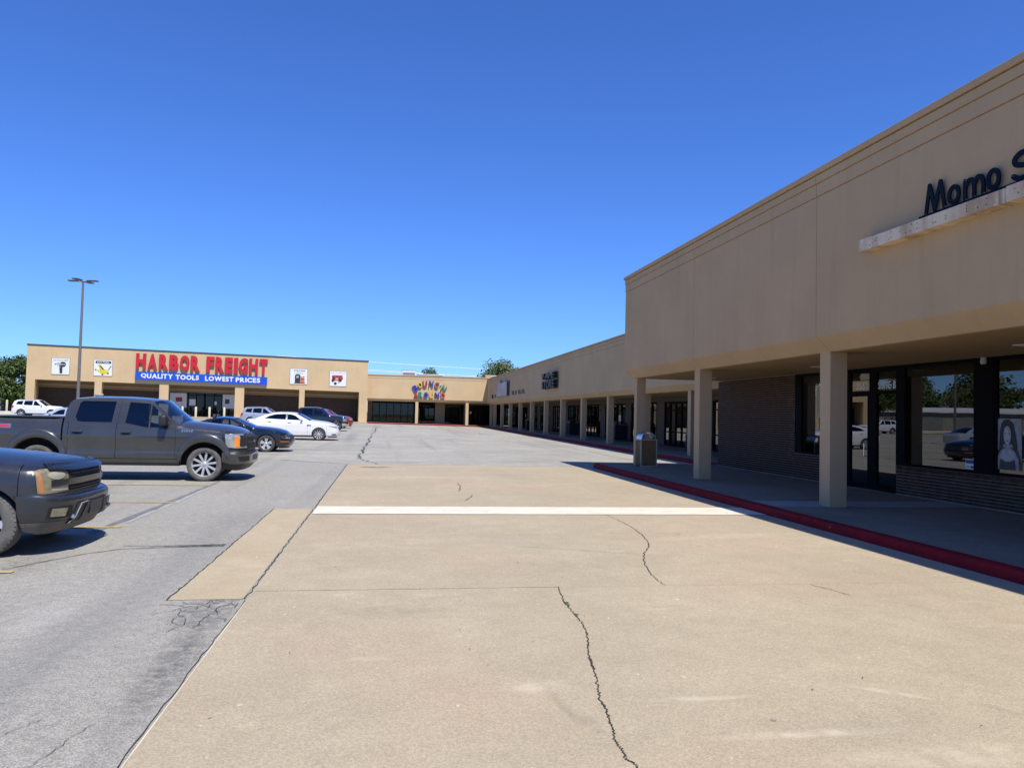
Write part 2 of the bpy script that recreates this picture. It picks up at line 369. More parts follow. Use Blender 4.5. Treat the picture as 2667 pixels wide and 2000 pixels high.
ribbon('crack', [(-3.66,27.83),(-2.6,27.0),(-1.29,26.05)], .03, SEAL, .008, LOT, .02, 8)
ribbon('crack', [(-1.25,26.0),(2,26.02),(6.9,26.05)], .02, CRACK, .008, LOT, .012, 30)
for pts, wd in (([(-1.238,-2),(-1.236,7.4)], .0045), ([(-1.92,7.43),(-1.92,14.1)], .009), ([(-1.24,7.45),(-1.238,14.1)], .009), ([(-1.235,14.2),(-1.25,26)], .014)):
    ribbon('edge_crack', pts, wd, CRACK, .0065, LOT, .012, 70)
STREAK = M('tyre_streak', (.165, .165, .168), .9, var=.25, vs=2.5)
STREAK0 = M('loose_grit', (.16, .145, .115), .95, var=.3, vs=20)
for k in range(20):   # alligator cracking beside the patch
    a = random.uniform(0, 6.3); x, y = random.uniform(-1.8, -1.28), 7.42-abs(random.gauss(0, .45)); x = max(x, -1.28-(y-5.9)*.36)
    p = [(x, y)]
    for j in range(4):
        a += random.uniform(-.9, .9); x = min(-1.27, x+.09*math.cos(a)); y = min(7.42, y+.11*math.sin(a)); p.append((x, y))
    ribbon('crack', p, .004, SEAL, .0078+.00005*k, LOT, .005, 4)
for k, p in enumerate(([(-2.75,4.85),(-2.45,4.95),(-2.15,4.97)], [(-2.2,3.9),(-2.05,4.3),(-1.85,4.7)], [(-2.9,3.2),(-2.6,3.9),(-2.2,4.4)], [(-1.5,3.1),(-1.7,3.9),(-1.55,4.6)])):
    ribbon('crack', p, .0035, STREAK0, .0078+.00004*k, LOT, .014, 16)
SKID = M('skid_rubber', (.10, .10, .098), .85, var=.3, vs=9)
ribbon('skid_mark', [(-3.95,8.9),(-3.46,9.8),(-3.16,10.11),(-2.6,10.24),(-1.99,10.3)], lambda t: .012+.012*t, SKID, .0082, LOT, .008, 10)
ribbon('skid_mark', [(-3.21,10.33),(-2.64,10.31),(-2.3,10.36),(-2.0,10.42)], lambda t: .012+.03*t, SKID, .0084, LOT, .01, 10)
PALEST = M('pale_streak', (.36, .355, .34), .9, var=.15, vs=2.5)
ribbon('tyre_streak', [(-3.96,11.4),(-3.92,15),(-3.9,19.4)], lambda t: .10-.06*t, STREAK, .005, LOT, .012, 12)
ribbon('tyre_streak', [(-3.80,12.4),(-3.78,15),(-3.80,18.4)], lambda t: .035, PALEST, .0052, LOT, .008, 12)
ribbon('oil_patch', [(-.8,24.72),(-.35,24.6),(.17,24.76)], lambda t: .14*math.sin(math.pi*(.06+.88*t)), SEAL, .0086, apron, .01, 6)
for y, xe in ((8.77, -3.78), (11.93, -3.74), (15.0, -3.77), (18.3, -3.85), (21.6, -3.9), (24.8, -3.9), (28, -3.9), (31.2, -3.9), (34.4, -3.9), (37.6, -3.9), (40.9, -3.9), (44.1, -3.9), (47.4, -3.9)):
    ribbon('parking_line', [(-9.6, y-.05), (xe, y)], .05, YPAINT, .0095, LOT)
MB().add([(-1.2,13.40,.012),(7.0,13.38,.012),(7.0,14.46,.012),(-1.2,14.45,.012)], [(0,1,2,3)]).build('painted_stripe', WPAINT, apron)
ribbon('painted_mark', [(-.4,85.5),(.4,85.5)], .5, WPAINT, .01, LOT)

MB().box(-1.223, -1.213, -8, 7.3, -.02, .0075).build('slab_edge', M('pale_slab_edge', (.56, .49, .37), .9), apron)
for k in range(7):   # chipped spots along the main crack
    i = random.randrange(len(crk1)-4); x, y = crk1[i]; x2, y2 = crk1[i+1]; f = rnd(); x, y = x+(x2-x)*f, y+(y2-y)*f
    ribbon('crack_chip', [(x-.002, y-.05), (x+.004, y), (x, y+.05)], lambda t: .003+.006*math.sin(math.pi*t), CRACK, .0083+.00002*k, apron, .006, 4)
MOSS = M('moss', (.09, .11, .03), .95, var=.3, vs=40)
for k, (x, y) in enumerate(((1.70, 7.10), (1.69, 6.66), (1.70, 7.02))): ribbon('moss', [(x-.01, y-.06), (x+.012, y), (x, y+.05)], lambda t: .006+.012*math.sin(math.pi*t), MOSS, .0094+.00003*k, apron, .012, 5)
# debris specks on the apron
db = MB()
for k in range(70):
    x, y = random.uniform(-1, 6.8), random.uniform(2.6, 20); r = random.uniform(.005, .014); a = rnd()*6.3
    q = [(x+r*math.cos(a+i*1.257)*(1 if i % 2 else .5), y+r*.7*math.sin(a+i*1.257), .012+.003*rnd()) for i in range(5)]
    db.add(q+[(x, y, .02)], [(i, (i+1) % 5, 5) for i in range(5)])
tag(db.build('leaf_litter', M('dead_leaf', (.06, .045, .03), .9, var=.4, vs=9)), kind='stuff')

# pavements in front of the shops with red kerbs
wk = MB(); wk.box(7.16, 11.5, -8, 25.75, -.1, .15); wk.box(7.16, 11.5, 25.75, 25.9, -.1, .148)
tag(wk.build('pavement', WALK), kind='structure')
def kerb(name, pts, wd, h, m):
    mb = MB(); prof = [(-.012, -.05), (-.012, 0), (0, h-.035), (.012, h-.01), (.04, h+.002), (wd, h+.003), (wd, -.05)]
    P = [Vector(p) for p in pts]; n = len(P); k = len(prof); vs = []
    for i, p in enumerate(P):
        d0 = (P[i]-P[i-1]).normalized() if i else (P[1]-P[0]).normalized(); d1 = (P[i+1]-P[i]).normalized() if i < n-1 else d0
        n0 = Vector((d0.y, -d0.x)); n1 = Vector((d1.y, -d1.x)); nn = (n0+n1); nn = nn/max(.5, nn.dot(n0))
        g = gz(p.x, p.y)
        for a, b in prof: vs.append((p.x+nn.x*a, p.y+nn.y*a, b+g))
    fs = [(i*k+j, i*k+j+1, (i+1)*k+j+1, (i+1)*k+j) for i in range(n-1) for j in range(k-1)]
    return mb.add(vs, fs+[tuple(range(k))]+[tuple(range((n-1)*k, n*k))[::-1]]).build(name, m, smooth=40)
MB().add([(7.18,13.42,.1545),(11.45,13.42,.1545),(11.45,14.42,.1545),(7.18,14.42,.1545)], [(0,1,2,3)]).build('painted_stripe', WFADE, bpy.data.objects['pavement'])
tag(kerb('kerb', [(7.0, y) for y in lin(-8, 25.4, 24)]+[(7.04, 25.7), (7.16, 25.88), (7.4, 25.95), (9, 25.95), (11.4, 25.95)], .165, .15, KERB), kind='structure')
fk = [(11.9, y) for y in lin(26, 92, 30)]+[(11.8, 94), (11.4, 95.6), (10.6, 96.5), (9, 96.7)]+[(x, 96.7) for x in lin(7, -2.3, 6)]
tag(kerb('kerb', fk, .165, .15, KERB), kind='structure')
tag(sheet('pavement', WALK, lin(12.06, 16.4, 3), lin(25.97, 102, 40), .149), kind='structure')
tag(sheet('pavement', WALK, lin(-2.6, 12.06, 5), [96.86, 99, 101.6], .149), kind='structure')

# ------------------------------------------------------------------ lettering helpers
_ch = {}
def glyph(ch, off=.0, ext=.5):
    """triangulated solid of one character, normalised to a 1 x 1 box in x,z; y from 0 (front) to 1 (back)"""
    k = (ch, off)
    if k in _ch: return _ch[k]
    cu = bpy.data.curves.new('glyph', 'FONT'); cu.body = ch; cu.size = 1; cu.offset = off; cu.extrude = .5; cu.resolution_u = 3
    o = bpy.data.objects.new('glyph', cu); COL.objects.link(o)
    me = o.evaluated_get(bpy.context.evaluated_depsgraph_get()).to_mesh()
    v = [tuple(q.co) for q in me.vertices]; f = [tuple(p.vertices) for p in me.polygons]
    o.to_mesh_clear(); bpy.data.objects.remove(o); bpy.data.curves.remove(cu)
    x0, x1 = min(q[0] for q in v), max(q[0] for q in v); y0, y1 = min(q[1] for q in v), max(q[1] for q in v)
    r = ([((q[0]-x0)/(x1-x0), .5-q[2], (q[1]-y0)/(y1-y0)) for q in v], f, (x1-x0), (y0, y1)); _ch[k] = r; return r
def put_glyph(mb, ch, u0, u1, z0, z1, depth, off=.02, d0=0, face=None, side=None, shear=0, rot=0):
    v, f, wd, _ = glyph(ch, off); cx, cz = (u0+u1)/2, (z0+z1)/2; cr, sr = math.cos(rot), math.sin(rot); vs = []
    for q in v:
        a = u0+q[0]*(u1-u0)+shear*q[2]*(z1-z0); b = z0+q[2]*(z1-z0)
        a, b = a-cx, b-cz
        vs.append((cx+a*cr-b*sr, d0-depth*(1-q[1]), cz+a*sr+b*cr))
    base = len(mb.v)
    for t in f:
        if face is not None: mb.cur = face if all(abs(v[i][1]-0) < 1e-4 for i in t) else side
        mb.m.append(mb.cur); mb.f.append(tuple(i+base for i in t))
    mb.v += vs
def word(mb, txt, u0, z0, h, wfac, depth, off=.02, d0=0, total=None, **kw):
    """letters set in a row; total = width the word should fill"""
    ws = [.32 if c == ' ' else glyph(c, off)[2] for c in txt]; gap = .07
    tot = sum(ws)+gap*(len(ws)-1); k = total/tot if total else wfac
    u = u0
    for c, x in zip(txt, ws):
        if c != ' ':
            put_glyph(mb, c, u, u+x*k, z0, z0+h, depth, off, d0, **kw)
        u += (x+gap)*k

# ------------------------------------------------------------------ near shop building on the right
NB = empty('shop_building', (11.5, 8, 0), 0, 'near tan stucco shop block with brick wall, black shopfront and the navy sign', 'building')
NB.location = (0, 0, 0)
def fascia_seg(parent, X, zb, zs, zt, y0, y1, ch=.30, name='fascia_panel', m=STUC, step=1.):
    pr = [(X+ch, zs), (X, zb), (X, zt-.530), (X+.022, zt-.528), (X+.022, zt-.517), (X-.012*step, zt-.513), (X-.012*step, zt-.283), (X+.01, zt-.281), (X+.01, zt-.270), (X-.03*step, zt-.266), (X-.03*step, zt-.125), (X+.0, zt-.12), (X+.25, zt-.11), (X+.25, zb+.1), (X+ch+.12, zs)]
    return MB().prism(pr, lambda a, b: (a, y0, b), lambda a, b: (a, y1, b)).build(name, m, parent)
def cap_seg(parent, X, zt, y0, y1, m=STUC):
    return MB().box(X-.07, X+1.2, y0, y1, zt-.103, zt).build('coping', m, parent, bevel=.012)
js = [-8, 1.2, 7.27, 13.37, 19.27, 25.25]
for a, b in zip(js[:-1], js[1:]):
    fascia_seg(NB, 7.94, 3.35, 3.08, 6.53, a+.006, b-.006)
cap_seg(NB, 7.94, 6.53, -8, 25.3)
boxo('end_fascia', STUC, 8.2, 14, 24.98, 25.244, 3.3, 6.41, NB)
boxo('joint_backing', DARK, 8.05, 8.15, -7.9, 24.9, 3.5, 6.3, NB)
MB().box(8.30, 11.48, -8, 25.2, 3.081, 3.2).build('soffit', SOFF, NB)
boxo('roof', GREYM, 8.2, 30, -8, 25.6, 5.6, 5.75, NB)
boxo('rear_block', DARKB, 18.1, 30, -8, 25.6, -.1, 5.6, NB)
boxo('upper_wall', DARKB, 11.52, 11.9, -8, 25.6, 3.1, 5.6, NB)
for y in (1.25, 7.3, 13.37, 19.53):
    boxo('column', STUC, 8.24, 8.592, y, y+.352, .145, 3.09, NB, bevel=.006)
    boxo('column_base', WALK, 8.225, 8.607, y-.015, y+.367, .14, .158, NB)
boxo('column', STUC, 8.29, 8.60, 24.93, 25.2, .145, 3.09, NB, bevel=.006)
# room behind the shopfront
rm = MB(); rm.box(11.7, 18, -8, 25.5, .1, .14); rm.box(17.9, 18.05, -8, 25.5, .14, 3.04); rm.box(11.7, 18, 25.5, 25.6, .14, 3.04); rm.box(11.75, 18, -8, 25.5, 3.04, 3.08); rm.box(11.7, 18, 20.6, 20.7, .14, 3.04); rm.box(11.7, 18, 9, 9.1, .14, 3.04)
rm.build('interior_room', M('interior_wall', (.16, .155, .15), .8), NB)
rm = MB(); rm.box(14.3, 14.4, 9.5, 15.3, .14, 3.04); rm.box(14.25, 14.3, 13.9, 14.7, .14, 2.2); rm.build('partition', DARK, NB)
rm = MB(); rm.box(13.4, 14.0, 16.6, 18.6, .14, 1.15); rm.box(13.3, 14.05, 16.5, 18.7, 1.15, 1.2); rm.build('counter', DARKB, NB)
# brickwork: single bricks near the camera, the rest of the same bond as one part
CW, BL = .0677, .2032
bw = empty('wall', parent=NB)
mo = MB(); mo.box(11.509, 11.62, 16.06, 9.2, .15, .712) if False else None
mort = MB()
mort.box(11.508, 11.66, 9.2, 16.0, .14, .80); mort.box(11.508, 11.66, 17.98, 20.46, .14, .845); mort.box(11.508, 11.66, 20.46, 25.6, .14, 3.085)
mort.build('mortar', MORTAR, bw)
bricks = []
def course(y0, y1, z, row, avoid=None):
    y = y0-(BL/2 if row % 2 else 0)
    while y < y1:
        a, b = max(y, y0), min(y+BL-.0105, y1)
        if b-a > .03: bricks.append((a, b, z+.0052, z+CW-.0052))
        y += BL
for i in range(8): course(9.2, 15.995, .158+i*CW, i)
for i in range(10): course(17.985, 20.455, .158+i*CW, i)
for i in range(43): course(20.465, 25.6, .158+i*CW, i)
y = 9.22
while y < 15.99: bricks.append((y, y+CW-.0105, .703, .797)); y += CW
def bbox(b): return (11.5+random.uniform(-.001, .0022), b)
cache = {}
def brick_mesh(l, h):
    k = (round(l, 3), round(h, 3))
    if k not in cache:
        cache[k] = MB().box(0, .05, 0, k[0], 0, k[1]).mesh('brick', BRICK)
    return cache[k]
bricks.sort(key=lambda b: (0 if (b[0] > 12.2 and b[0] < 16) else 1 if 20.4 < b[0] else 2, b[0]))
rest = MB()
for i, b in enumerate(bricks):
    if i < 295:
        link('brick', brick_mesh(b[1]-b[0], b[3]-b[2]), bw, (11.5+random.uniform(-.0012, .002), b[0], b[2]))
    else:
        x = 11.5+random.uniform(-.001, .002); rest.box(x, x+.05, b[0], b[1], b[2], b[3])
tag(rest.build('brickwork', BRICK, bw), kind='stuff')
boxo('base_flashing', MORTAR, 11.47, 11.498, 20.0, 25.55, .15, .168, NB)
boxo('base_flashing', MORTAR, 11.47, 11.498, 9.2, 15.98, .15, .168, NB)
boxo('base_flashing', MORTAR, 11.47, 11.498, 18.0, 20.0, .15, .168, NB)
def frame_part(name, parent, bars, m=BLACKF, x0=11.515, x1=11.60):
    mb = MB()
    for y0, y1, z0, z1 in bars: mb.box(x0, x1, y0, y1, z0, z1)
    return mb.build(name, m, parent, bevel=.004)
def shop_window(y0, y1, z0, z1, gm=SHOPG, fw=.10, l=None, r=None):
    l = l or fw; r = r or fw
    w_ = empty('window', parent=NB)
    frame_part('frame', w_, [(y0, y0+r, z0, z1), (y1-l, y1, z0, z1), (y0+r, y1-l, z0, z0+.05), (y0+r, y1-l, z1-.06, z1)])
    MB().box(11.55, 11.562, y0+r-.01, y1-l+.01, z0+.03, z1-.03).build('pane', gm, w_)
    return w_
shop_window(17.97, 20.46, .855, 3.075, l=.34, r=.06)
shop_window(13.62, 16.0, .812, 3.075, l=.27, r=.04)
frame_part('post', NB, [(13.13, 13.61, .812, 3.075)], x0=11.505)
shop_window(9.6, 13.12, .812, 3.075, gm=SHOPT, l=.05)
D = empty('door', parent=NB)
frame_part('door_frame', D, [(17.80, 17.96, .16, 3.075), (16.74, 17.02, .16, 3.075), (16.004, 16.03, .16, 3.075),
    (17.02, 17.80, 2.40, 2.53), (16.03, 16.74, 2.44, 2.52), (17.02, 17.80, 2.97, 3.075), (16.03, 16.74, 2.97, 3.075), (17.02, 17.80, .16, .30), (16.03, 16.74, .16, .32), (17.02, 17.09, .30, 2.40)])
for y0, y1, z0, z1 in ((17.09, 17.80, .30, 2.40), (16.03, 16.74, .32, 2.44), (17.02, 17.80, 2.53, 2.97), (16.03, 16.74, 2.52, 2.97)):
    MB().box(11.552, 11.562, y0-.01, y1+.01, z0-.01, z1+.01).build('pane', SHOPG, D)
MB().tube([(11.51, 17.12, .95), (11.45, 17.12, .95), (11.45, 17.12, 1.25), (11.51, 17.12, 1.25)], .014).build('handle', STEEL, D)
boxo('threshold', STEEL, 11.45, 11.62, 16.03, 17.95, .15, .159, NB)
WL = M('white_vinyl_letter', (.8, .8, .8), .6, var=.03)
def shop_text(name, txt, yl, yr, z0, z1, parent, m=WL):   # reads left to right for a viewer in the street: +Y is left
    mb = MB(); word(mb, txt, 0, z0, z1-z0, 1, .003, .022, total=yl-yr)
    mb.v = [(11.5512+v[1]*.3, yl-v[0], v[2]) for v in mb.v]
    return mb.build(name, m, parent)
shop_text('door_number', '2553', 17.60, 17.12, 2.57, 2.745, D); shop_text('suite_lettering', 'SUITE B', 16.73, 16.08, 2.56, 2.74, D)
pb = MB(); pb.prism([(17.42, 2.80), (17.42, 2.87), (17.46, 2.88), (17.42, 2.93), (17.38, 2.96), (17.08, 2.95), (16.98, 2.90), (17.03, 2.87), (17.0, 2.80)], lambda a, b: (11.546, a, b), lambda a, b: (11.549, a, b))
tag(pb.build('sticker', M('pale_sticker', (.42, .40, .33), .6)), 'pale cream torn sticker above the door number 2553', 'sticker')
tag(boxo('paper_notice', M('cream_paper', (.44, .42, .30), .7), 11.543, 11.548, 18.6, 19.38, 1.86, 2.71), 'cream paper notice inside the window left of the shop door', 'notice')
st = empty('sticker', (11.548, 13.8, .97), 0, 'small blue and white sticker in the lower corner of the shop window', 'sticker'); st.location = (0, 0, 0)
boxo('backing', WHITE, 11.545, 11.549, 13.68, 13.91, .88, 1.07, st); mb = MB(); mb.box(11.542, 11.545, 13.69, 13.90, .985, 1.06); mb.box(11.542, 11.545, 13.69, 13.77, .895, .94); mb.box(11.542, 11.545, 13.80, 13.88, .91, .93); mb.build('print', M('sticker_blue', (.03, .05, .22), .5), st)
# portrait poster: flat print on a board
po = empty('poster', (0, 0, 0), 0, 'black and white portrait poster of a long-haired woman in the tinted window', 'poster')
def shp(pts, m, k, nm):
    MB().prism(pts, lambda a, b: (11.541-.0012*k, 13.15-a*.64, .93+b*.96), lambda a, b: (11.5405-.0012*k+.001, 13.15-a*.64, .93+b*.96)).build(nm, m, po)
def ell(cx, cy, rx, ry, n=26, a0=0, a1=6.2832): return [(cx+rx*math.cos(a0+(a1-a0)*i/n), cy+ry*math.sin(a0+(a1-a0)*i/n)) for i in range(n)]
g_ = lambda v: M('print_grey', (v, v, v*1.04), .6, var=.25, vs=14)
boxo('board', g_(.30), 11.542, 11.548, 12.51, 13.15, .93, 1.89, po)
shp([(.0,0),(1,0),(1,.16),(.9,.36),(.78,.44),(.22,.44),(.08,.34),(0,.2)], g_(.05), 0, 'print')
shp([(.18,.42),(.2,.7),(.26,.9),(.38,.985),(.56,.985),(.72,.9),(.8,.7),(.86,.42),(.78,.33),(.66,.5),(.34,.5),(.26,.33)], g_(.03), 1, 'print')
shp([(.10,.0),(.12,.24),(.22,.36),(.40,.43),(.60,.43),(.76,.36),(.88,.22),(.92,.0),(.80,.0),(.77,.2),(.22,.2),(.18,.0)], g_(.30), 2, 'print')
shp(ell(.49, .28, .27, .12), g_(.42), 3, 'print'); shp([(.42,.40),(.56,.40),(.57,.6),(.41,.6)], g_(.36), 4, 'print')
shp(ell(.49, .68, .135, .185), g_(.46), 5, 'print'); shp([(.38,.70),(.46,.703),(.45,.718),(.40,.72)], g_(.06), 6, 'print'); shp([(.53,.703),(.61,.70),(.59,.72),(.54,.718)], g_(.06), 6, 'print')
shp([(.43,.575),(.55,.575),(.52,.555),(.46,.555)], g_(.10), 6, 'print'); shp([(.33,.78),(.42,.90),(.56,.90),(.66,.78),(.6,.82),(.5,.86),(.4,.82)], g_(.03), 7, 'print')
sc = empty('security_camera', (11.47, 13.34, 3.0), 0, 'small white dome camera under the soffit between two shop windows', 'camera')
MB().lathe([(0, .08), (.05, .08), (.055, .06), (.05, .03), (.06, .02), (.06, -.02), (.045, -.05), (.02, -.068), (0, -.072)], 16, 'z').build('housing', M('camera_white', (.5, .5, .5), .4), sc, 40)
MB().lathe([(0, -.075), (.025, -.071), (.04, -.056)], 12, 'z').build('lens', PLAST, sc, 40)
for y in (17.15, 11.05, 23.2):
    l = empty('soffit_light', (10.2, y, 3.08), 0, {17.15: 'round recessed soffit light above the door with number 2553', 11.05: 'round recessed soffit light above the tinted window', 23.2: 'round recessed soffit light in front of the full brick wall'}[y], 'light', 'recessed lights in the near soffit')
    MB().lathe([(.10, 0), (.13, 0), (.13, -.012), (.10, -.012)], 20, 'z', closed=True).build('ring', WHITE, l, 30); MB().lathe([(0, -.006), (.10, -.006)], 20, 'z').build('diffuser', M('diffuser', (.6, .6, .58), .4), l)

# ------------------------------------------------------------------ navy shop sign on the near fascia
MS = empty('shop_sign', (0, 0, 0), 0, 'navy raised shop sign lettering on a rust-stained white metal rail', 'sign')
STAIN = metal_stain_mat()
boxo('raceway', STAIN, 7.74, 7.938, 8.60, 11.74, 4.61, 4.80, MS, bevel=.004)
boxo('raceway', STAIN, 7.715, 7.938, 3.2, 8.59, 4.60, 4.805, MS, bevel=.004)
boxo('end_cap', STAIN, 7.735, 7.94, 11.50, 11.745, 4.607, 4.803, MS)
hb = MB()
for y, z in ((11.66,.06),(11.66,.13),(11.44,.05),(11.44,.16),(11.3,.1),(10.95,.04),(10.9,.06),(10.9,.15),(10.7,.1),(10.55,.05),(10.45,.06),(10.42,.15),(10.3,.06),(10.3,.14),(9.95,.06),(9.9,.06),(9.7,.1),(9.7,.06),(9.3,.06),(9.3,.1),(9.3,.14),(9.1,.06),(8.95,.14),(8.95,.06),(8.4,.06),(8.1,.12),(7.6,.06)):
    r = .011; q = [(7.7385-(.025 if y < 8.59 else 0), y+r*math.cos(k), 4.61+z+r*math.sin(k)) for k in [i*1.047 for i in range(6)]]
    hb.add(q, [tuple(range(6))])
hb.build('bolt_hole', CRACK, MS)
def stroke_letter(strokes, y0, wd, z0, h, r, parent):
    """flat-faced letter cut from round-ended strokes"""
    mb = MB()
    for q, st_ in enumerate(strokes):
        st_ = [Vector(p) for p in st_]; closed = (st_[0]-st_[-1]).length < 1e-3; P = []; m = len(st_)
        for i in range(m-1):
            a = st_[i-1] if i else (st_[-2] if closed else st_[0]); b, c = st_[i], st_[i+1]; d = st_[i+2] if i+2 < m else (st_[1] if closed else st_[-1])
            for k in range(6):
                t = k/6; P.append(.5*((2*b)+(c-a)*t+(2*a-5*b+4*c-d)*t*t+(3*b-a-3*c+d)*t**3))
        P.append(st_[-1]); P = [Vector((p.x*wd, p.y*h)) for p in P]; n = len(P); L, R_ = [], []
        for i, p in enumerate(P):
            d = ((P[(i+1) % (n-1)] if closed else P[min(i+1, n-1)])-(P[(i-1) % (n-1)] if closed else P[max(i-1, 0)])).normalized(); nn = Vector((-d.y, d.x)); L.append(p+nn*r); R_.append(p-nn*r)
        x0 = 7.874-.0006*q; f = lambda a, b, x: (x, y0-a, z0+b)
        if closed:
            vs = []
            for a, b in zip(L[:-1], R_[:-1]): vs += [f(a.x, a.y, x0), f(b.x, b.y, x0), f(b.x, b.y, 7.897), f(a.x, a.y, 7.897)]
            k = n-1; mb.add(vs, [(4*i+j, 4*((i+1) % k)+j, 4*((i+1) % k)+(j+1) % 4, 4*i+(j+1) % 4) for i in range(k) for j in range(4)])
        else:
            d0 = (P[0]-P[1]).normalized(); d1 = (P[-1]-P[-2]).normalized(); a0 = math.atan2(d0.y, d0.x); a1 = math.atan2(d1.y, d1.x)
            cap0 = [P[0]+Vector((math.cos(a0+t), math.sin(a0+t)))*r for t in (1.2, .8, .4, 0, -.4, -.8, -1.2)]
            cap1 = [P[-1]+Vector((math.cos(a1+t), math.sin(a1+t)))*r for t in (1.2, .8, .4, 0, -.4, -.8, -1.2)]
            vs = [f(p.x, p.y, x0) for p in L+R_]+[f(p.x, p.y, 7.897) for p in L+R_]
            mb.add(vs, [(i, i+1, n+i+1, n+i) for i in range(n-1)]+[(i, i+1, 2*n+i+1, 2*n+i) for i in range(n-1)]+[(n+i, n+i+1, 3*n+i+1, 3*n+i) for i in range(n-1)])
            for c_, cc in ((P[0], cap0), (P[-1], cap1)):
                k = len(cc); mb.add([f(c_.x, c_.y, x0-.0003)]+[f(p.x, p.y, x0-.0003) for p in cc]+[f(p.x, p.y, 7.897) for p in cc], [(0, i, i+1) for i in range(1, k)]+[(i, i+1, k+i+1, k+i) for i in range(1, k)])
    return mb.build('letter', NAVY, parent)
hM = .44
stroke_letter([[(0,0),(.1,.5),(.2,1)], [(.2,1),(.36,.5),(.47,.06)], [(.47,.06),(.6,.5),(.78,1)], [(.78,1),(.9,.5),(1,.02)]], 10.293, .393, 4.89, .41, .033, MS)
O_ = [[(.5+.5*math.sin(a), .5-.5*math.cos(a)) for a in [i*6.2832/14 for i in range(15)]]]
stroke_letter(O_, 9.81, .186, 4.915, .225, .032, MS)
stroke_letter([[(0,0),(0,.5),(0,1)], [(0,.6),(.2,.95),(.42,.9),(.5,.6),(.5,0)], [(.5,.6),(.68,.95),(.9,.9),(1,.6),(1,0)]], 9.50, .33, 4.895, .26, .032, MS)
stroke_letter(O_, 9.085, .184, 4.915, .235, .032, MS)
stroke_letter([[(1,.82),(.75,.98),(.35,1),(.05,.82),(.15,.6),(.5,.5),(.85,.38),(.97,.18),(.7,.01),(.3,0),(0,.15)]], 8.655, .29, 4.91, .32, .034, MS)
boxo('letter_rail', NAVY, 7.86, 7.90, 6.8, 10.42, 4.802, 4.878, MS)

# ------------------------------------------------------------------ far shop row on the right
FB = empty('shop_row', (0, 0, 0), 0, 'long shaded tan shop row with a colonnade receding from the near block', 'building')
fy = [25.6, 31.63, 37.75, 44.2, 50.5, 56.75, 62.95, 69.25, 75.5, 81.75, 87.9, 93.9, 97.4]
for a, b in zip([25.3]+fy[1:-1:2], fy[1:-1:2]+[98.0]):
    fascia_seg(FB, 12.65, 3.24, 2.98, 6.3, a+.006, b-.006)
cap_seg(FB, 12.65, 6.3, 25.3, 98.0)
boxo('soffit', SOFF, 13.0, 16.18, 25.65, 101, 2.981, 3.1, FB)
boxo('roof', GREYM, 13.2, 30, 25.65, 101, 5.5, 5.65, FB)
for y in fy:
    boxo('column', STUC, 12.95, 13.30, y, y+.35, .14+gz(12.9, y), 2.985, FB, bevel=.006)
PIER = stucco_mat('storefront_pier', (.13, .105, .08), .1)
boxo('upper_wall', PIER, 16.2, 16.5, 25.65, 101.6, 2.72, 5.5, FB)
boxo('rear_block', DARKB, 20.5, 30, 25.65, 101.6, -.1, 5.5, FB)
rm = MB(); rm.box(16.3, 20.4, 25.65, 101.4, .2, .24); rm.box(20.3, 20.45, 25.65, 101.4, .2, 2.7); rm.box(16.5, 20.4, 25.65, 101.4, 2.66, 2.72)
for k in range(13): rm.box(16.4, 20.4, 25.7+k*6.2, 25.8+k*6.2, .2, 2.7)
rm.build('interior_room', DARK, FB)
pr = random.Random(5)
for k in range(12):
    y0, y1 = fy[k], fy[k+1] if k < 11 else 101.0
    g = gz(16.2, y0); z0 = .15+g; y = y0
    pier = pr.choice([1.2, 1.6, 2.0]); boxo('pier', PIER, 16.2, 16.5, y0, y0+pier*.5, z0-.2, 2.73, FB); boxo('pier', PIER, 16.2, 16.5, y1-pier*.5, y1, z0-.2, 2.73, FB)
    a, b = y0+pier*.5, y1-pier*.5; n = max(3, round((b-a)/.95)); st_ = (b-a)/n
    w_ = empty('window', parent=FB); mb = MB()
    mb.box(16.22, 16.32, a, b, 2.60, 2.72); mb.box(16.22, 16.32, a, b, z0-.05, z0+.12); mb.box(16.225, 16.315, a, b, z0+.78, z0+.85); mb.box(16.225, 16.315, a, b, 2.2, 2.27)
    for i in range(n+1):
        wdt = .10 if pr.random() < .6 else .2
        q = min(b-wdt, max(a, a+i*st_-wdt/2)); mb.box(16.215, 16.325, q, q+wdt, z0, 2.66)
    mb.build('frame', BLACKF, w_)
    for i in range(n):
        MB().box(16.265, 16.275, a+i*st_+.02, a+(i+1)*st_-.02, z0+.1, 2.62).build('pane', FARG, w_)
    if k % 3 == 1:
        boxo('door_notice', WHITE, 16.255, 16.262, a+st_*1.2, a+st_*1.7, z0+1.3, z0+1.75, w_)

# signs on the far row: blank cabinet with worn lettering beside it, and dark channel letters
CS = empty('blank_sign', (0, 0, 0), 0, 'blank weathered white sign cabinet on the far shaded fascia', 'sign')
boxo('cabinet', M('weathered_sign_face', (.42, .40, .38), .7, var=.25, vs=1.5), 12.34, 12.645, 80.2, 87.4, 3.78, 5.25, CS, bevel=.02)
boxo('frame', PLASTG, 12.36, 12.647, 80.0, 80.19, 3.75, 5.3, CS); boxo('frame', PLASTG, 12.36, 12.647, 87.41, 87.6, 3.75, 5.3, CS)
mb = MB(); mb.box(12.4, 12.6, 85.5, 86.6, 5.25, 5.55); mb.box(12.42, 12.62, 81.5, 82.2, 5.25, 5.4); mb.build('bracket', GREYM, CS)
WS = empty('worn_lettering', (0, 0, 0), 0, 'row of small dark illegible worn letters low on the far fascia', 'sign')
LB = M('worn_letter_dark', (.10, .09, .085), .6)
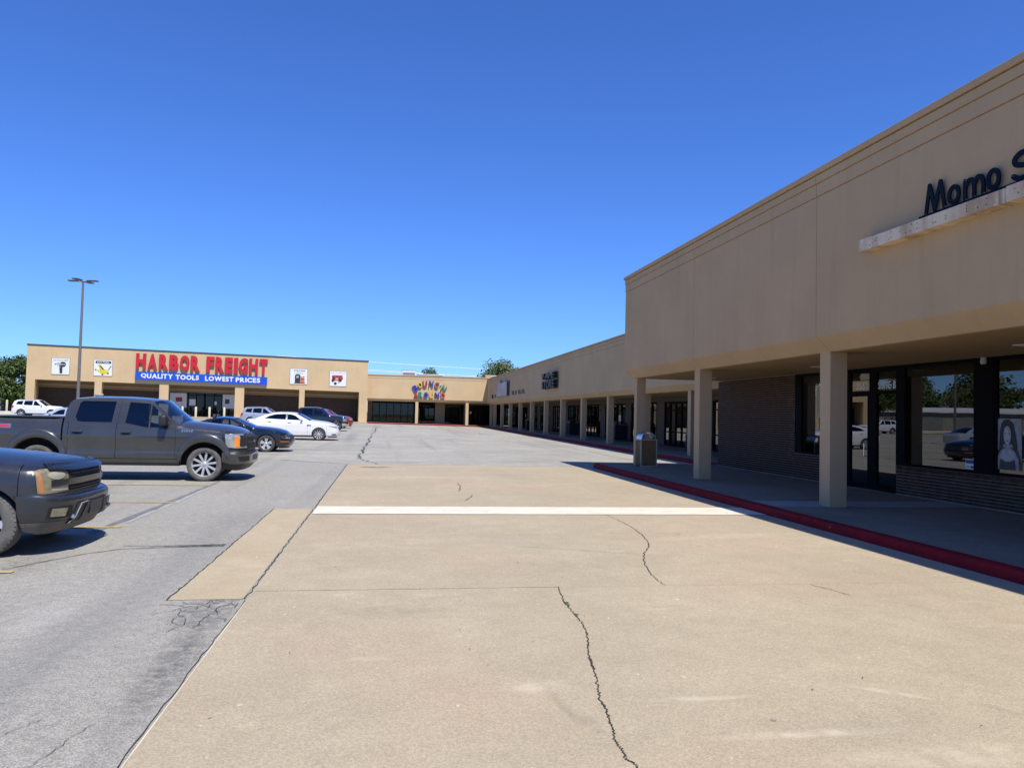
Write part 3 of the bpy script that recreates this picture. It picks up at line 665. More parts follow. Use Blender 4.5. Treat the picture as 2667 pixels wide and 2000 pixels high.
for y0, n, dk in ((93.7, 2, 1), (91.0, 1, 0), (78.2, 3, 0), (74.4, 4, 0)):
    for i in range(n):
        yy = y0-i*1.05; mb = MB(); zz = 3.72 if y0 > 80 else 3.78
        mb.box(12.60, 12.648, yy-.12, yy, zz, zz+.42)
        if i % 2 == 0: mb.box(12.60, 12.648, yy-.55, yy-.12, zz+.32, zz+.42); mb.box(12.60, 12.648, yy-.62, yy-.55, zz, zz+.42)
        else: mb.box(12.60, 12.648, yy-.6, yy-.12, zz, zz+.1)
        mb.build('letter', NAVY if dk else LB, WS)
VS = empty('channel_letter_sign', (0, 0, 0), 0, 'two rows of black channel letters on the far shaded fascia', 'sign')
def side_word(txt, yl, yr, z0, z1, depth, m, parent, X):
    ws = [glyph(c, .03)[2] for c in txt]; tot = sum(ws)+.08*(len(ws)-1); k = (yl-yr)/tot; u = 0
    for c, x in zip(txt, ws):
        mb = MB(); put_glyph(mb, c, u, u+x*k, z0, z1, depth, .03); mb.v = [(X+v[1], yl-v[0], v[2]) for v in mb.v]
        mb.build('letter', m, parent); u += (x+.08)*k
side_word('VAPE', 61.3, 56.6, 4.62, 5.1, .35, PLAST, VS, 12.60)
side_word('STORE', 61.0, 56.5, 3.85, 4.5, .35, PLAST, VS, 12.60)

# ------------------------------------------------------------------ big store at the end, facing the camera
HF = empty('store_building', (-2.55, 97.2, 0), rad(8), 'sunlit tan big-box store with five bays under the big red store lettering', 'building')
ext = lambda s, l, r: l+(r-l)*(s+37.14)/37.2     # heights fall a little from left to right
roofz = lambda s: ext(s, 8.22, 7.91); lint = lambda s: ext(s, 4.47, 4.12)
op = [(-36.26, -30.35), (-29.62, -23.65), (-22.67, -15.44), (-14.41, -8.1), (-7.47, -.96)]
def gl(s): a = rad(8); return gz(-2.55+s*math.cos(a), 97.2+s*math.sin(a))
sx = [-37.14]+[q for p in op for q in p]+[0.05]
wall = [(-37.14, -.2)]+[(-37.14, roofz(-37.14)), (.05, roofz(.05)), (.05, -.2), (-.96, -.2), (-.96, lint(-.96))]
wall = [(-37.14, lint(-37)), (-37.14, roofz(-37.14)), (.05, roofz(.05)), (.05, lint(0))]
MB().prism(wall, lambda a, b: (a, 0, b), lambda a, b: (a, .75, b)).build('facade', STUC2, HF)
for k in range(6):
    a, b = sx[2*k], sx[2*k+1]
    dp = .75 if k not in (3,) else .75
    MB().box(a, b, .001, dp-.001, -.2, min(lint(a), lint(b))+.02).build('pillar', STUC2, HF)
MB().prism([(-37.2, roofz(-37.2)+.002), (-37.2, roofz(-37.2)+.15), (.11, roofz(.1)+.15), (.11, roofz(.1)+.002)], lambda a, b: (a, -.06, b), lambda a, b: (a, .8, b)).build('coping', M('dark_metal_coping', (.055, .06, .065), .4), HF)
boxo('side_wall', STUC2, -37.13, -36.8, .752, 30, -.2, 7.9, HF); boxo('side_wall', STUC2, -.3, .04, .752, 30, -.2, 7.7, HF); boxo('roof', GREYM, -36.8, -.3, .76, 30, 7.3, 7.45, HF)
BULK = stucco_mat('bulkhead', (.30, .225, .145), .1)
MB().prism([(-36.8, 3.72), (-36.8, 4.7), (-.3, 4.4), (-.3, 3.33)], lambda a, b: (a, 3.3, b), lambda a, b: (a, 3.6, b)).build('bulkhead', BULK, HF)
MB().prism([(-36.8, 4.02), (-36.8, 4.12), (-.3, 3.72), (-.3, 3.63)], lambda a, b: (a, 3.22, b), lambda a, b: (a, 3.31, b)).build('bulkhead_trim', STUC2, HF)
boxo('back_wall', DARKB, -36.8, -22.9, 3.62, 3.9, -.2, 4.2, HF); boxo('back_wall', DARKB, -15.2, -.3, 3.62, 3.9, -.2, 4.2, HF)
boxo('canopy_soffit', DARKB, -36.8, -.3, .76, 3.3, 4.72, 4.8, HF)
MB().add([(-37.1, -1.6, .86), (.0, -1.6, .42), (.0, 3.7, .44), (-37.1, 3.7, .88), (-37.1, -1.6, .3), (0, -1.6, .2)], [(0, 1, 2, 3), (4, 5, 1, 0)]).build('walk', CONC, HF)
# entrance between the second and third pillars
EN = empty('entrance', parent=HF)
boxo('side_panel', WHITE, -22.8, -21.05, 3.60, 3.66, 1.75, 3.5, EN); boxo('side_panel', WHITE, -17.0, -15.35, 3.60, 3.66, 1.72, 3.42, EN)
boxo('red_sign', M('red_square_sign', (.34, .03, .04), .5), -22.28, -21.55, 3.585, 3.598, 2.42, 2.95, EN)
boxo('grey_picture', PLASTG, -16.7, -16.2, 3.585, 3.598, 2.3, 2.85, EN)
mb = MB()
for x in (-20.95, -20.0, -19.0, -18.0, -17.1): mb.box(x, x+.1, 3.56, 3.66, .5, 3.5)
mb.box(-20.95, -17.0, 3.56, 3.66, 3.2, 3.3); mb.box(-22.9, -15.2, 3.56, 3.66, 3.46, 3.6); mb.box(-22.9, -20.95, 3.57, 3.66, 1.0, 1.08); mb.box(-17, -15.2, 3.57, 3.66, 1.0, 1.08)
mb.build('frame', BLACKF, EN)
boxo('pane', BAG, -22.85, -15.25, 3.62, 3.63, .5, 3.45, EN); boxo('interior', UNDER, -23, -15, 6, 6.1, .3, 3.6, EN)
mb = MB(); er = random.Random(3)
for k in range(26):
    x = er.uniform(-20.8, -17.2); z = er.uniform(.9, 3.0); mb.box(x, x+er.uniform(.08, .3), 4.2+k*.1, 4.25+k*.1, z, z+er.uniform(.06, .25))
mb.build('merchandise', M('shelf_goods', (.20, .19, .19), .7, var=.6, vs=1.5), EN)
boxo('door_poster', WHITE, -20.75, -20.05, 3.575, 3.59, 2.0, 2.75, EN); boxo('door_poster', WHITE, -17.9, -17.65, 3.575, 3.59, 2.15, 2.55, EN)

HS = empty('store_sign', HF.location, rad(8), 'large red channel lettering above a blue tagline panel on the tan store', 'sign')
pxl = [('H',180,305),('A',325,445),('R',470,585),('B',600,720),('O',735,860),('R',875,995),('F',1080,1185),('R',1200,1315),('E',1325,1430),('I',1445,1500),('G',1510,1635),('H',1650,1770),('T',1790,1900)]
for c, a, b in pxl:
    u0, u1 = -26.14+(a-185)*.00833, -26.14+(b-185)*.00833; f = (a-180)/1720
    mb = MB(); put_glyph(mb, c, u0, u1, 6.02-.19*f, 7.80-.09*f, .26, .06, face=0, side=1); mb.build('letter', [RED, REDD], HS)
zb = lambda s, l, r: l+(r-l)*(s+26.15)/14.3
mb = MB(); mb.prism([(-26.2, 4.80), (-26.2, 5.72), (-11.86, 5.56), (-11.86, 4.62)], lambda a, b: (a, -.28, b), lambda a, b: (a, -.004, b)); mb.build('tagline_panel', BLUE, HS)
for txt, a, b in (('QUALITY', 250, 655), ('TOOLS', 688, 990), ('LOWEST', 1070, 1445), ('PRICES', 1475, 1805)):
    u0, u1 = -26.14+(a-185)*.00833, -26.14+(b-185)*.00833; z = zb((u0+u1)/2, 5.0, 4.84)
    mb = MB(); word(mb, txt, u0, z, .55, 1, .02, .04, -.281, total=u1-u0); mb.build('tagline_word', WHITE, HS)
POSTW = M('poster_white', (.70, .72, .72), .5, var=.03)
YEL = M('print_yellow', (.62, .52, .03), .5, var=.2, vs=3); BLK = M('print_black', (.03, .03, .032), .5, var=.3, vs=4); GRY = M('print_grey', (.38, .39, .40), .5, var=.3, vs=5); REDP = M('print_red', (.50, .05, .05), .5, var=.2); ORG = M('print_orange', (.60, .14, .05), .5, var=.2, vs=4)
def wall_poster(label, s0, s1, z0, z1, items):
    p = empty('wall_poster', HF.location, rad(8), label, 'poster', 'product posters on the store front')
    boxo('board', POSTW, s0, s1, -.05, -.003, z0, z1, p); boxo('rim', GREYM, s0-.04, s1+.04, -.04, -.002, z0-.04, z1+.04, p)
    wd, ht = s1-s0, z1-z0
    for i, (m, pts) in enumerate(items):
        if isinstance(pts, tuple):
            txt, a, b, c, d = pts; mb = MB(); word(mb, txt, s0+a*wd, z0+c*ht, (d-c)*ht, 1, .004, .03, -.0535-.002*i, total=(b-a)*wd)
        else:
            mb = MB().prism(pts, lambda x, y: (s0+x*wd, -.053-.002*i, z0+y*ht), lambda x, y: (s0+x*wd, -.0505, z0+y*ht))
        mb.build('print', m, p)
wall_poster('square white poster with a grey and black impact wrench, leftmost on the store front', -34.68, -32.94, 5.10, 6.88,
   [(GRY, ('EARTHQUAKE', .07, .66, .83, .93)), (REDP, ('XT', .70, .92, .83, .94)), (GRY, [(.2,.66),(.3,.72),(.52,.74),(.54,.56),(.34,.54),(.28,.6)]), (BLK, [(.16,.59),(.24,.60),(.26,.64),(.16,.65)]), (BLK, [(.50,.52),(.50,.76),(.62,.79),(.78,.74),(.82,.62),(.76,.5),(.66,.46)]), (GRY, [(.52,.60),(.8,.60),(.8,.65),(.52,.66)]), (BLK, [(.42,.55),(.62,.55),(.61,.06),(.47,.06)]), (GRY, [(.44,.47),(.50,.5),(.48,.4),(.43,.4)])])
wall_poster('square white poster with a yellow floor jack under a black name badge', -30.48, -28.63, 5.09, 6.85,
   [(BLK, [(.06,.86),(.12,.95),(.9,.95),(.96,.86),(.9,.78),(.12,.78)]), (POSTW, ('DAYTONA', .18, .84, .82, .915)), (YEL, [(.22,.73),(.34,.75),(.58,.42),(.8,.36),(.82,.2),(.6,.08),(.4,.15),(.08,.36),(.10,.42),(.34,.34)]), (BLK, [(.3,.62),(.36,.66),(.56,.42),(.5,.38)]), (BLK, [(.78,.38),(.82,.38),(.97,.64),(.93,.66)]), (BLK, [(.05,.35),(.14,.35),(.14,.42),(.05,.41)]), (BLK, ell(.48, .09, .06, .05, 12)), (BLK, ell(.78, .16, .05, .05, 12))])
wall_poster('square white poster with black and orange welders', -9.23, -7.24, 4.86, 6.69,
   [(BLK, ('VULCAN', .2, .85, .84, .94)), (GRY, ('PROFESSIONAL', .26, .78, .70, .76)), (BLK, [(.28,.1),(.28,.58),(.36,.66),(.52,.66),(.6,.58),(.6,.1)]), (ORG, [(.61,.1),(.61,.52),(.84,.52),(.86,.1)]), (GRY, [(.36,.4),(.5,.42),(.5,.56),(.36,.54)]), (BLK, [(.64,.34),(.8,.34),(.8,.38),(.64,.38)]), (BLK, [(.24,.05),(.88,.05),(.88,.1),(.24,.1)]), (GRY, ell(.72, .44, .06, .05, 12))])
wall_poster('square white poster with a red portable generator, rightmost on the store front', -4.55, -2.58, 4.77, 6.58,
   [(GRY, ('PREDATOR GENERATOR', .06, .95, .86, .90)), (REDP, [(.12,.34),(.12,.7),(.2,.74),(.76,.74),(.8,.5),(.72,.36)]), (BLK, [(.16,.42),(.16,.62),(.3,.64),(.3,.42)]), (BLK, [(.36,.62),(.7,.62),(.7,.67),(.36,.67)]), (GRY, [(.34,.4),(.5,.42),(.48,.56),(.34,.54)]), (BLK, ell(.18, .36, .08, .09, 14)), (BLK, ell(.34, .18, .09, .09, 14)), (BLK, [(.52,.3),(.7,.3),(.7,.52),(.56,.54)]), (GRY, ell(.56, .26, .06, .05, 12))])

# bollards before the entrance
BW = M('bollard_cream', (.62, .56, .40), .5, var=.12, vs=4)
wordn = ['left-hand outermost', 'second from the left', 'third from the left', 'right-hand outermost']
for k, s in enumerate((-20.9, -19.47, -18.0, -16.4)):
    a = rad(8); x = -2.55+s*math.cos(a)+.5*math.sin(a); y = 97.2+s*math.sin(a)-1.1
    b = MB().lathe([(0, 1.25), (.09, 1.22), (.125, 1.15), (.125, 0)], 14, 'z').build('bollard', BW, None, 40, loc=(x, y, .62))
    tag(b, 'cream bollard before the store entrance, %s of the four' % wordn[k], 'bollard', 'bollards before the store entrance')

# ------------------------------------------------------------------ low shop between the store and the row
BA = empty('corner_shop', (0, 0, 0), 0, 'low sunlit tan shop with colourful letters and dark windows in the corner', 'building')
BA['label'] = 'low sunlit tan shop with dark windows joining the big store to the row'
def fy_prism(pr, x0, x1, name, m): return MB().prism(pr, lambda a, b: (x0, a, b), lambda a, b: (x1, a, b)).build(name, m, BA)
F_ = 98.0
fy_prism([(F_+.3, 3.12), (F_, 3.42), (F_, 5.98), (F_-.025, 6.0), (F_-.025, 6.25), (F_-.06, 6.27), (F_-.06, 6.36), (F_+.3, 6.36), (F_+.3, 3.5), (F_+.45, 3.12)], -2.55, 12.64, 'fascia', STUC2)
boxo('coping', STUC2, -2.55, 12.75, F_-.10, F_+.5, 6.361, 6.46, BA)
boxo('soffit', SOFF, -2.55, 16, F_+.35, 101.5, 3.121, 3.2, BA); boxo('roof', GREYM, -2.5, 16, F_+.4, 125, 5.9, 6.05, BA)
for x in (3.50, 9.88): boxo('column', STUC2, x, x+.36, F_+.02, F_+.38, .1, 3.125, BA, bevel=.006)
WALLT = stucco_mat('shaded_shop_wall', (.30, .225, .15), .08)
Yb = 101.5
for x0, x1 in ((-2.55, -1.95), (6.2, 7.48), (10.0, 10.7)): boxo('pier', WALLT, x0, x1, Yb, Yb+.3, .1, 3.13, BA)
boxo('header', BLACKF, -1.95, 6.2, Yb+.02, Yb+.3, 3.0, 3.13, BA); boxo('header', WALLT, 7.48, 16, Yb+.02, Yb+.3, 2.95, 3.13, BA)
boxo('interior', DARK, -2.5, 16, 106, 106.1, .1, 3.1, BA)
bl = M('pale_blinds', (.20, .20, .20), .8, var=.3, vs=2); mb = MB()
for k in range(19): mb.box(7.55+k*.13, 7.65+k*.13, Yb+.35, Yb+.37, .5, 2.9)
mb.build('blinds', bl, BA)
def front(a, b, n, z0, z1, door=None):
    w_ = empty('window', parent=BA); mb = MB(); st_ = (b-a)/n
    for i in range(n+1): q = min(b-.08, max(a, a+i*st_-.04)); mb.box(q, q+.08, Yb+.05, Yb+.15, z0, z1)
    mb.box(a, b, Yb+.052, Yb+.148, z0, z0+.12); mb.box(a, b, Yb+.052, Yb+.148, z1-.08, z1)
    if door: mb.box(a, b, Yb+.052, Yb+.148, 2.4, 2.48)
    mb.build('frame', BLACKF, w_)
    for i in range(n): MB().box(a+i*st_+.03, a+(i+1)*st_-.03, Yb+.09, Yb+.1, z0+.05, z1-.05).build('pane', BAG if b < 7 else FARG, w_)
front(-1.95, 3.6, 6, .38, 3.0); front(3.6, 6.2, 3, .3, 3.0, 1); front(7.48, 10.0, 3, .36, 2.95); front(10.7, 12.3, 2, .25, 2.95, 1); front(12.3, 16, 4, .3, 2.95)
mb = MB(); er = random.Random(9)
for k in range(60):
    x = er.uniform(-1.8, 5.9); z = er.uniform(.5, 2.7); mb.box(x, x+er.uniform(.1, .5), 101.75+k*.03, 101.77+k*.03, z, z+er.uniform(.08, .4))
mb.build('interior_toys', M('interior_colours', (.20, .23, .24), .7, var=.85, vs=.9), BA)
boxo('notice', WHITE, 10.78, 11.02, Yb+.03, Yb+.045, 1.75, 2.05, BA)
BS = empty('arched_letter_sign', (0, 0, 0), 0, 'arched sign of multicoloured letters on the low tan shop', 'sign')
cols = {'b': (.035, .04, .40), 'y': (.70, .48, .03), 'r': (.42, .03, .05), 'n': (.03, .07, .36), 'o': (.60, .10, .05), 'g': (.02, .26, .17), 'w': (.6, .6, .5), 'p': (.06, .03, .38)}
CM = {k: M('sign_'+k, v, .4, var=.08) for k, v in cols.items()}
for c, x, z, k, rot, hh in (('B',3.43,4.84,'b',.5,.74),('O',4.0,5.27,'y',.28,.74),('U',4.62,5.40,'r',.06,.80),('N',5.40,5.44,'n',-.08,.80),('C',6.10,5.32,'o',-.25,.74),("'",6.62,5.40,'w',-.4,.34),('N',7.0,4.9,'g',-.55,.74),
        ('A',3.5,3.98,'r',0,.76),('R',4.11,4.0,'g',0,.74),('O',4.77,3.99,'n',0,.74),('U',5.47,3.99,'y',0,.74),('N',6.18,4.0,'p',0,.74),('D',6.94,3.99,'o',0,.74)):
    wd = .14 if c == "'" else .55
    mb = MB(); put_glyph(mb, c, x-wd/2, x+wd/2, z-hh/2, z+hh/2, .2, .03, d0=97.97, rot=rot, face=0, side=1)
    mb.build('letter', [CM[k], PLAST], BS)
ac = empty('rooftop_unit', (0, 0, 0), 0, 'white air conditioning unit on the roof of the low tan shop', 'air conditioner')
boxo('cabinet', WHITE, 1.85, 3.7, 106, 108, 6.05, 7.48, ac, bevel=.03); boxo('grille', GREYM, 1.95, 3.6, 105.99, 106.0, 6.3, 7.2, ac); boxo('cap', GREYM, 1.83, 3.72, 105.98, 108.02, 7.482, 7.52, ac)
sk = empty('roof_curb', (0, 0, 0), 0, 'low dark roof curb with white cap beside the rooftop air conditioner', 'roof curb')
boxo('curb', PLASTG, 4.3, 7.4, 107, 109, 6.05, 6.98, sk); boxo('cap', WHITE, 4.2, 7.6, 106.9, 109.1, 6.982, 7.1, sk)
sk = empty('parapet_cap', (0, 0, 0), 0, 'cream parapet strip below the tree at the roof corner', 'parapet')
boxo('parapet', STUC2, 13.1, 15.2, 104, 104.4, 6.0, 6.95, sk); boxo('cap', WPAINT, 13.05, 15.25, 103.95, 104.45, 6.952, 7.06, sk)

# overhead wires behind the roofs
wm = M('wire_pale', (.75, .76, .78), .5)
for k, (z0, z1, y, lb) in enumerate(((10.5, 9.5, 130, 'upper overhead wire crossing the sky behind the low shop'), (9.3, 8.2, 131, 'lower overhead wire crossing the sky behind the low shop'), (8.9, 8.45, 132, 'lowest overhead wire just above the low shop roof'))):
    p = [(-18+i*5, y, z0+(z1-z0)*i/9-1.0*math.sin(math.pi*i/18)*.4) for i in range(10)]
    tag(MB().tube(p, .038, 5).build('overhead_wire', wm), lb, 'wire', 'overhead wires')

# ------------------------------------------------------------------ litter bins
def dome_bin(x, y, z, label, dark=False, sx=.56, sy=.6, h=.86):
    b = empty('litter_bin', (x, y, z), 0, label, 'litter bin', 'square litter bins')
    wood = M('bin_panel', (.020, .024, .03) if dark else (.20, .118, .052), .75, spec=.12, var=.18, vs=5, bmp=.3); fr = PLASTG if dark else M('bin_frame', (.42, .36, .26), .5)
    a, c = sx/2, sy/2
    for px, py in ((-a, -c), (a-.035, -c), (-a, c-.035), (a-.035, c-.035)): boxo('corner_post', fr, px, px+.035, py, py+.035, .0, h, b)
    boxo('panel', wood, -a+.036, a-.036, -c+.008, -c+.028, .04, h-.02, b); boxo('panel', wood, -a+.008, -a+.028, -c+.036, c-.036, .04, h-.02, b)
    boxo('panel', wood, a-.028, a-.008, -c+.036, c-.036, .04, h-.02, b); boxo('panel', wood, -a+.036, a-.036, c-.028, c-.008, .04, h-.02, b)
    boxo('top_frame', fr, -a-.004, a+.004, -c-.004, c+.004, h+.001, h+.035, b)
    boxo('bottom_rail', fr, -a+.036, a-.036, -c+.004, -c+.03, .0, .038, b)
    # metal hood: half barrel open on the camera side
    mb = MB(); n = 14; r = a-.03; hh = .24; vs = []; 
    for i in range(n+1):
        t = math.pi*i/n
        for yy, k in ((-c+.03, 1), (c-.03, 1), (c-.03, .93), (-c+.03, .93)): vs.append((-r*k*math.cos(t), yy, h+.036+hh*k*math.sin(t)))
    fs = []
    for i in range(n):
        for j in range(4): fs.append((i*4+j, i*4+(j+1) % 4, (i+1)*4+(j+1) % 4, (i+1)*4+j))
    mb.add(vs, fs+[(0, 1, 2, 3), (n*4+3, n*4+2, n*4+1, n*4)]); mb.build('hood', PLASTG if dark else STEEL, b, 40)
    return b
dome_bin(8.49, 24.5, .15, 'brown square litter bin with a shiny metal hood on the near pavement corner')
dome_bin(15.3, 49.6, .22, 'dark square litter bin against the far shopfront, nearest of the dark ones', True, .9, 1.0, 1.0)
dome_bin(14.95, 61.0, .24, 'dark square litter bin in the middle of the far colonnade', True, .9, .9, .95)
dome_bin(14.3, 76.5, .27, 'dark square litter bin deepest in the far colonnade', True, .9, .9, .95)
dome_bin(14.75, 35.7, .16, 'dark square litter bin half hidden behind the first far column', True, .55, .55, .8)

# ------------------------------------------------------------------ lamp post
LP = empty('lamp_post', (-19.17, 52, gz(-19, 52)), 0, 'tall slim brown lamp post with four flat heads behind the grey pickup', 'lamp post')
MB().tube([(0, 0, 0), (0, 0, 9.4)], [.105, .062], 12).build('pole', POLE, LP, 40)
MB().lathe([(0, .75), (.24, .75), (.26, .70), (.26, 0)], 20, 'z').build('base', WALK, LP, 40)
for k in range(4):
    a = rad(-12)+k*math.pi/2; ca, sa = math.cos(a), math.sin(a)
    MB().tube([(0, 0, 9.36), (.35*ca, .35*sa, 9.40)], .03, 6).build('arm', POLE, LP)
    h = link('head', rbox_mesh('head', PLASTG, .62, .34, .07, .02), LP, (.62*ca, .62*sa, 9.41)); h.rotation_euler = (0, 0, a)

# white marker post and kerb strip at the edge of the lot
mp = MB().lathe([(0, 1.3), (.09, 1.27), (.11, 1.2), (.11, 0)], 12, 'z').build('marker_post', BW, None, 40, loc=(-41.1, 92, .85)); tag(mp, 'cream marker post standing alone by the grass at the lot edge', 'post')
tag(boxo('kerb', WPAINT, -75, -38.2, 88.6, 89.0, .3, .93), kind='structure')

# ------------------------------------------------------------------ trees
LEAF = leaf_mat('leaf_green', (.040, .076, .018), (.105, .145, .042)); LEAF2 = leaf_mat('leaf_pale_green', (.07, .105, .035), (.15, .185, .075)); BARK = M('bark', (.085, .065, .05), .95, var=.3, vs=6, bmp=.5, bs=25)
def tree(x, y, h, r, label, m=LEAF, seed=1, n=2600, trunk=.3, low=.28, ls=.30, squash=1.):
    q = random.Random(seed); g = gz(x, y)-.1
    t = empty('tree', (x, y, g), 0, label, 'tree', 'trees round the lot')
    mb = MB(); tops = []
    mb.tube([(0, 0, 0), (.05*r*q.uniform(-1, 1), .05*r, h*.3), (.1*r*q.uniform(-1, 1), .0, h*.62)], [trunk, trunk*.75, trunk*.4], 8)
    for k in range(9):
        a = q.uniform(0, 6.28); zz = h*q.uniform(.25, .55); e = Vector((math.cos(a)*r*q.uniform(.45, .8), math.sin(a)*r*q.uniform(.45, .8), zz+h*q.uniform(.12, .36)))
        mb.tube([(0, 0, zz), (e.x*.5, e.y*.5, zz+(e.z-zz)*.6), e], [trunk*.4, trunk*.25, trunk*.08], 6); tops.append(e)
    mb.build('trunk', BARK, t, 40)
    # leaf clumps scattered unevenly through the crown, leaves inside each clump
    cl = []
    for k in range(int(26+r*6)):
        a = q.uniform(0, 6.28); u = q.uniform(-1, 1); d = q.uniform(.35, 1)**.6; s = math.sqrt(1-u*u)
        zc = h*(low+(1-low)*.5)+u*d*h*(1-low)*.42; wz = 1-.35*abs(u)
        cl.append((Vector((math.cos(a)*s*d*r*.86*wz, math.sin(a)*s*d*r*.86*wz, zc)), r*q.uniform(.16, .34)))
    vs, fs = [], []
    for i in range(n):
        c, cr = cl[q.randrange(len(cl))]
        d = Vector((q.gauss(0, 1), q.gauss(0, 1), q.gauss(0, .8))).normalized()*cr*q.uniform(.35, 1.05)
        p = c+d; nn = (d.normalized()*.6+Vector((q.uniform(-1, 1), q.uniform(-1, 1), q.uniform(-.2, 1)))).normalized()
        a = nn.orthogonal().normalized(); b = nn.cross(a); th = q.uniform(0, 6.28); a, b = a*math.cos(th)+b*math.sin(th), b*math.cos(th)-a*math.sin(th)
        s = ls*q.uniform(.5, 1.2); o = len(vs); vs += [p-a*s*.5, p+b*s*.3, p+a*s*.55+nn*s*.1, p-b*s*.3]; fs.append((o, o+1, o+2, o+3))
    MB().add(vs, fs).build('crown', m, t)
tree(-47.6, 107.5, 7.5, 4.2, 'dark green bushy tree just left of the big store', LEAF, 3, 9500, .3, .10, .40)
tree(-56.5, 112, 7.0, 5.2, 'broad dark green tree at the far left edge of the view', LEAF, 8, 9500, .35, .10, .42)
tree(-76, 118, 8.5, 5.5, 'tall spreading tree behind the low grey shed', LEAF2, 5, 3600, .35, .15, .42)
tree(6.6, 127, 9.5, 3.2, 'small pale green tree top showing behind the rooftop unit', LEAF2, 12, 6000, .25, .3, .40)
tree(19.2, 128, 11.6, 5.6, 'larger green tree top rising behind the roof corner on the right', LEAF2, 21, 12000, .35, .2, .46)
for k, (x, y, h, r) in enumerate(((-78, 92, 10, 6), (-84, 74, 9, 5.5), (-92, 104, 11, 7), (-80, 120, 12, 7), (-98, 60, 10, 6), (-88, 45, 9, 6), (-104, 84, 12, 7), (-72, 128, 11, 6), (-96, 118, 9, 7), (-110, 100, 10, 8), (-70, 124, 7, 5), (-100, 72, 9, 7), (-112, 70, 10, 8), (-90, 132, 10, 8))):
    tree(x, y, h, r, ['broad-crowned', 'rounded', 'tall dark', 'tall rounded', 'wide', 'low spreading', 'big pale', 'upright', 'thick low', 'massive', 'small dense', 'spreading pale', 'very wide', 'bulky'][k]+' tree in the row seen only as a reflection in the shop glass', (LEAF, LEAF2)[k % 2], 40+k, 3600, .35, .06, .75)
hs = empty('shed', (-63, 107, .8), rad(38.7), 'low grey shed with a white roof beyond the left edge of the lot', 'shed')
boxo('wall', M('shed_wall', (.30, .29, .27), .8), -16, 16, -4, 4, 0, 2.7, hs); MB().prism([(-4.4, 2.7), (0, 3.4), (4.4, 2.7), (4.4, 2.85), (0, 3.55), (-4.4, 2.85)], lambda a, b: (-16.4, a, b), lambda a, b: (16.4, a, b)).build('roof', WHITE, hs)
for k in range(6): boxo('door', GREYM, -14+k*5, -11+k*5, -4.03, -4.001, .1, 2.2, hs)

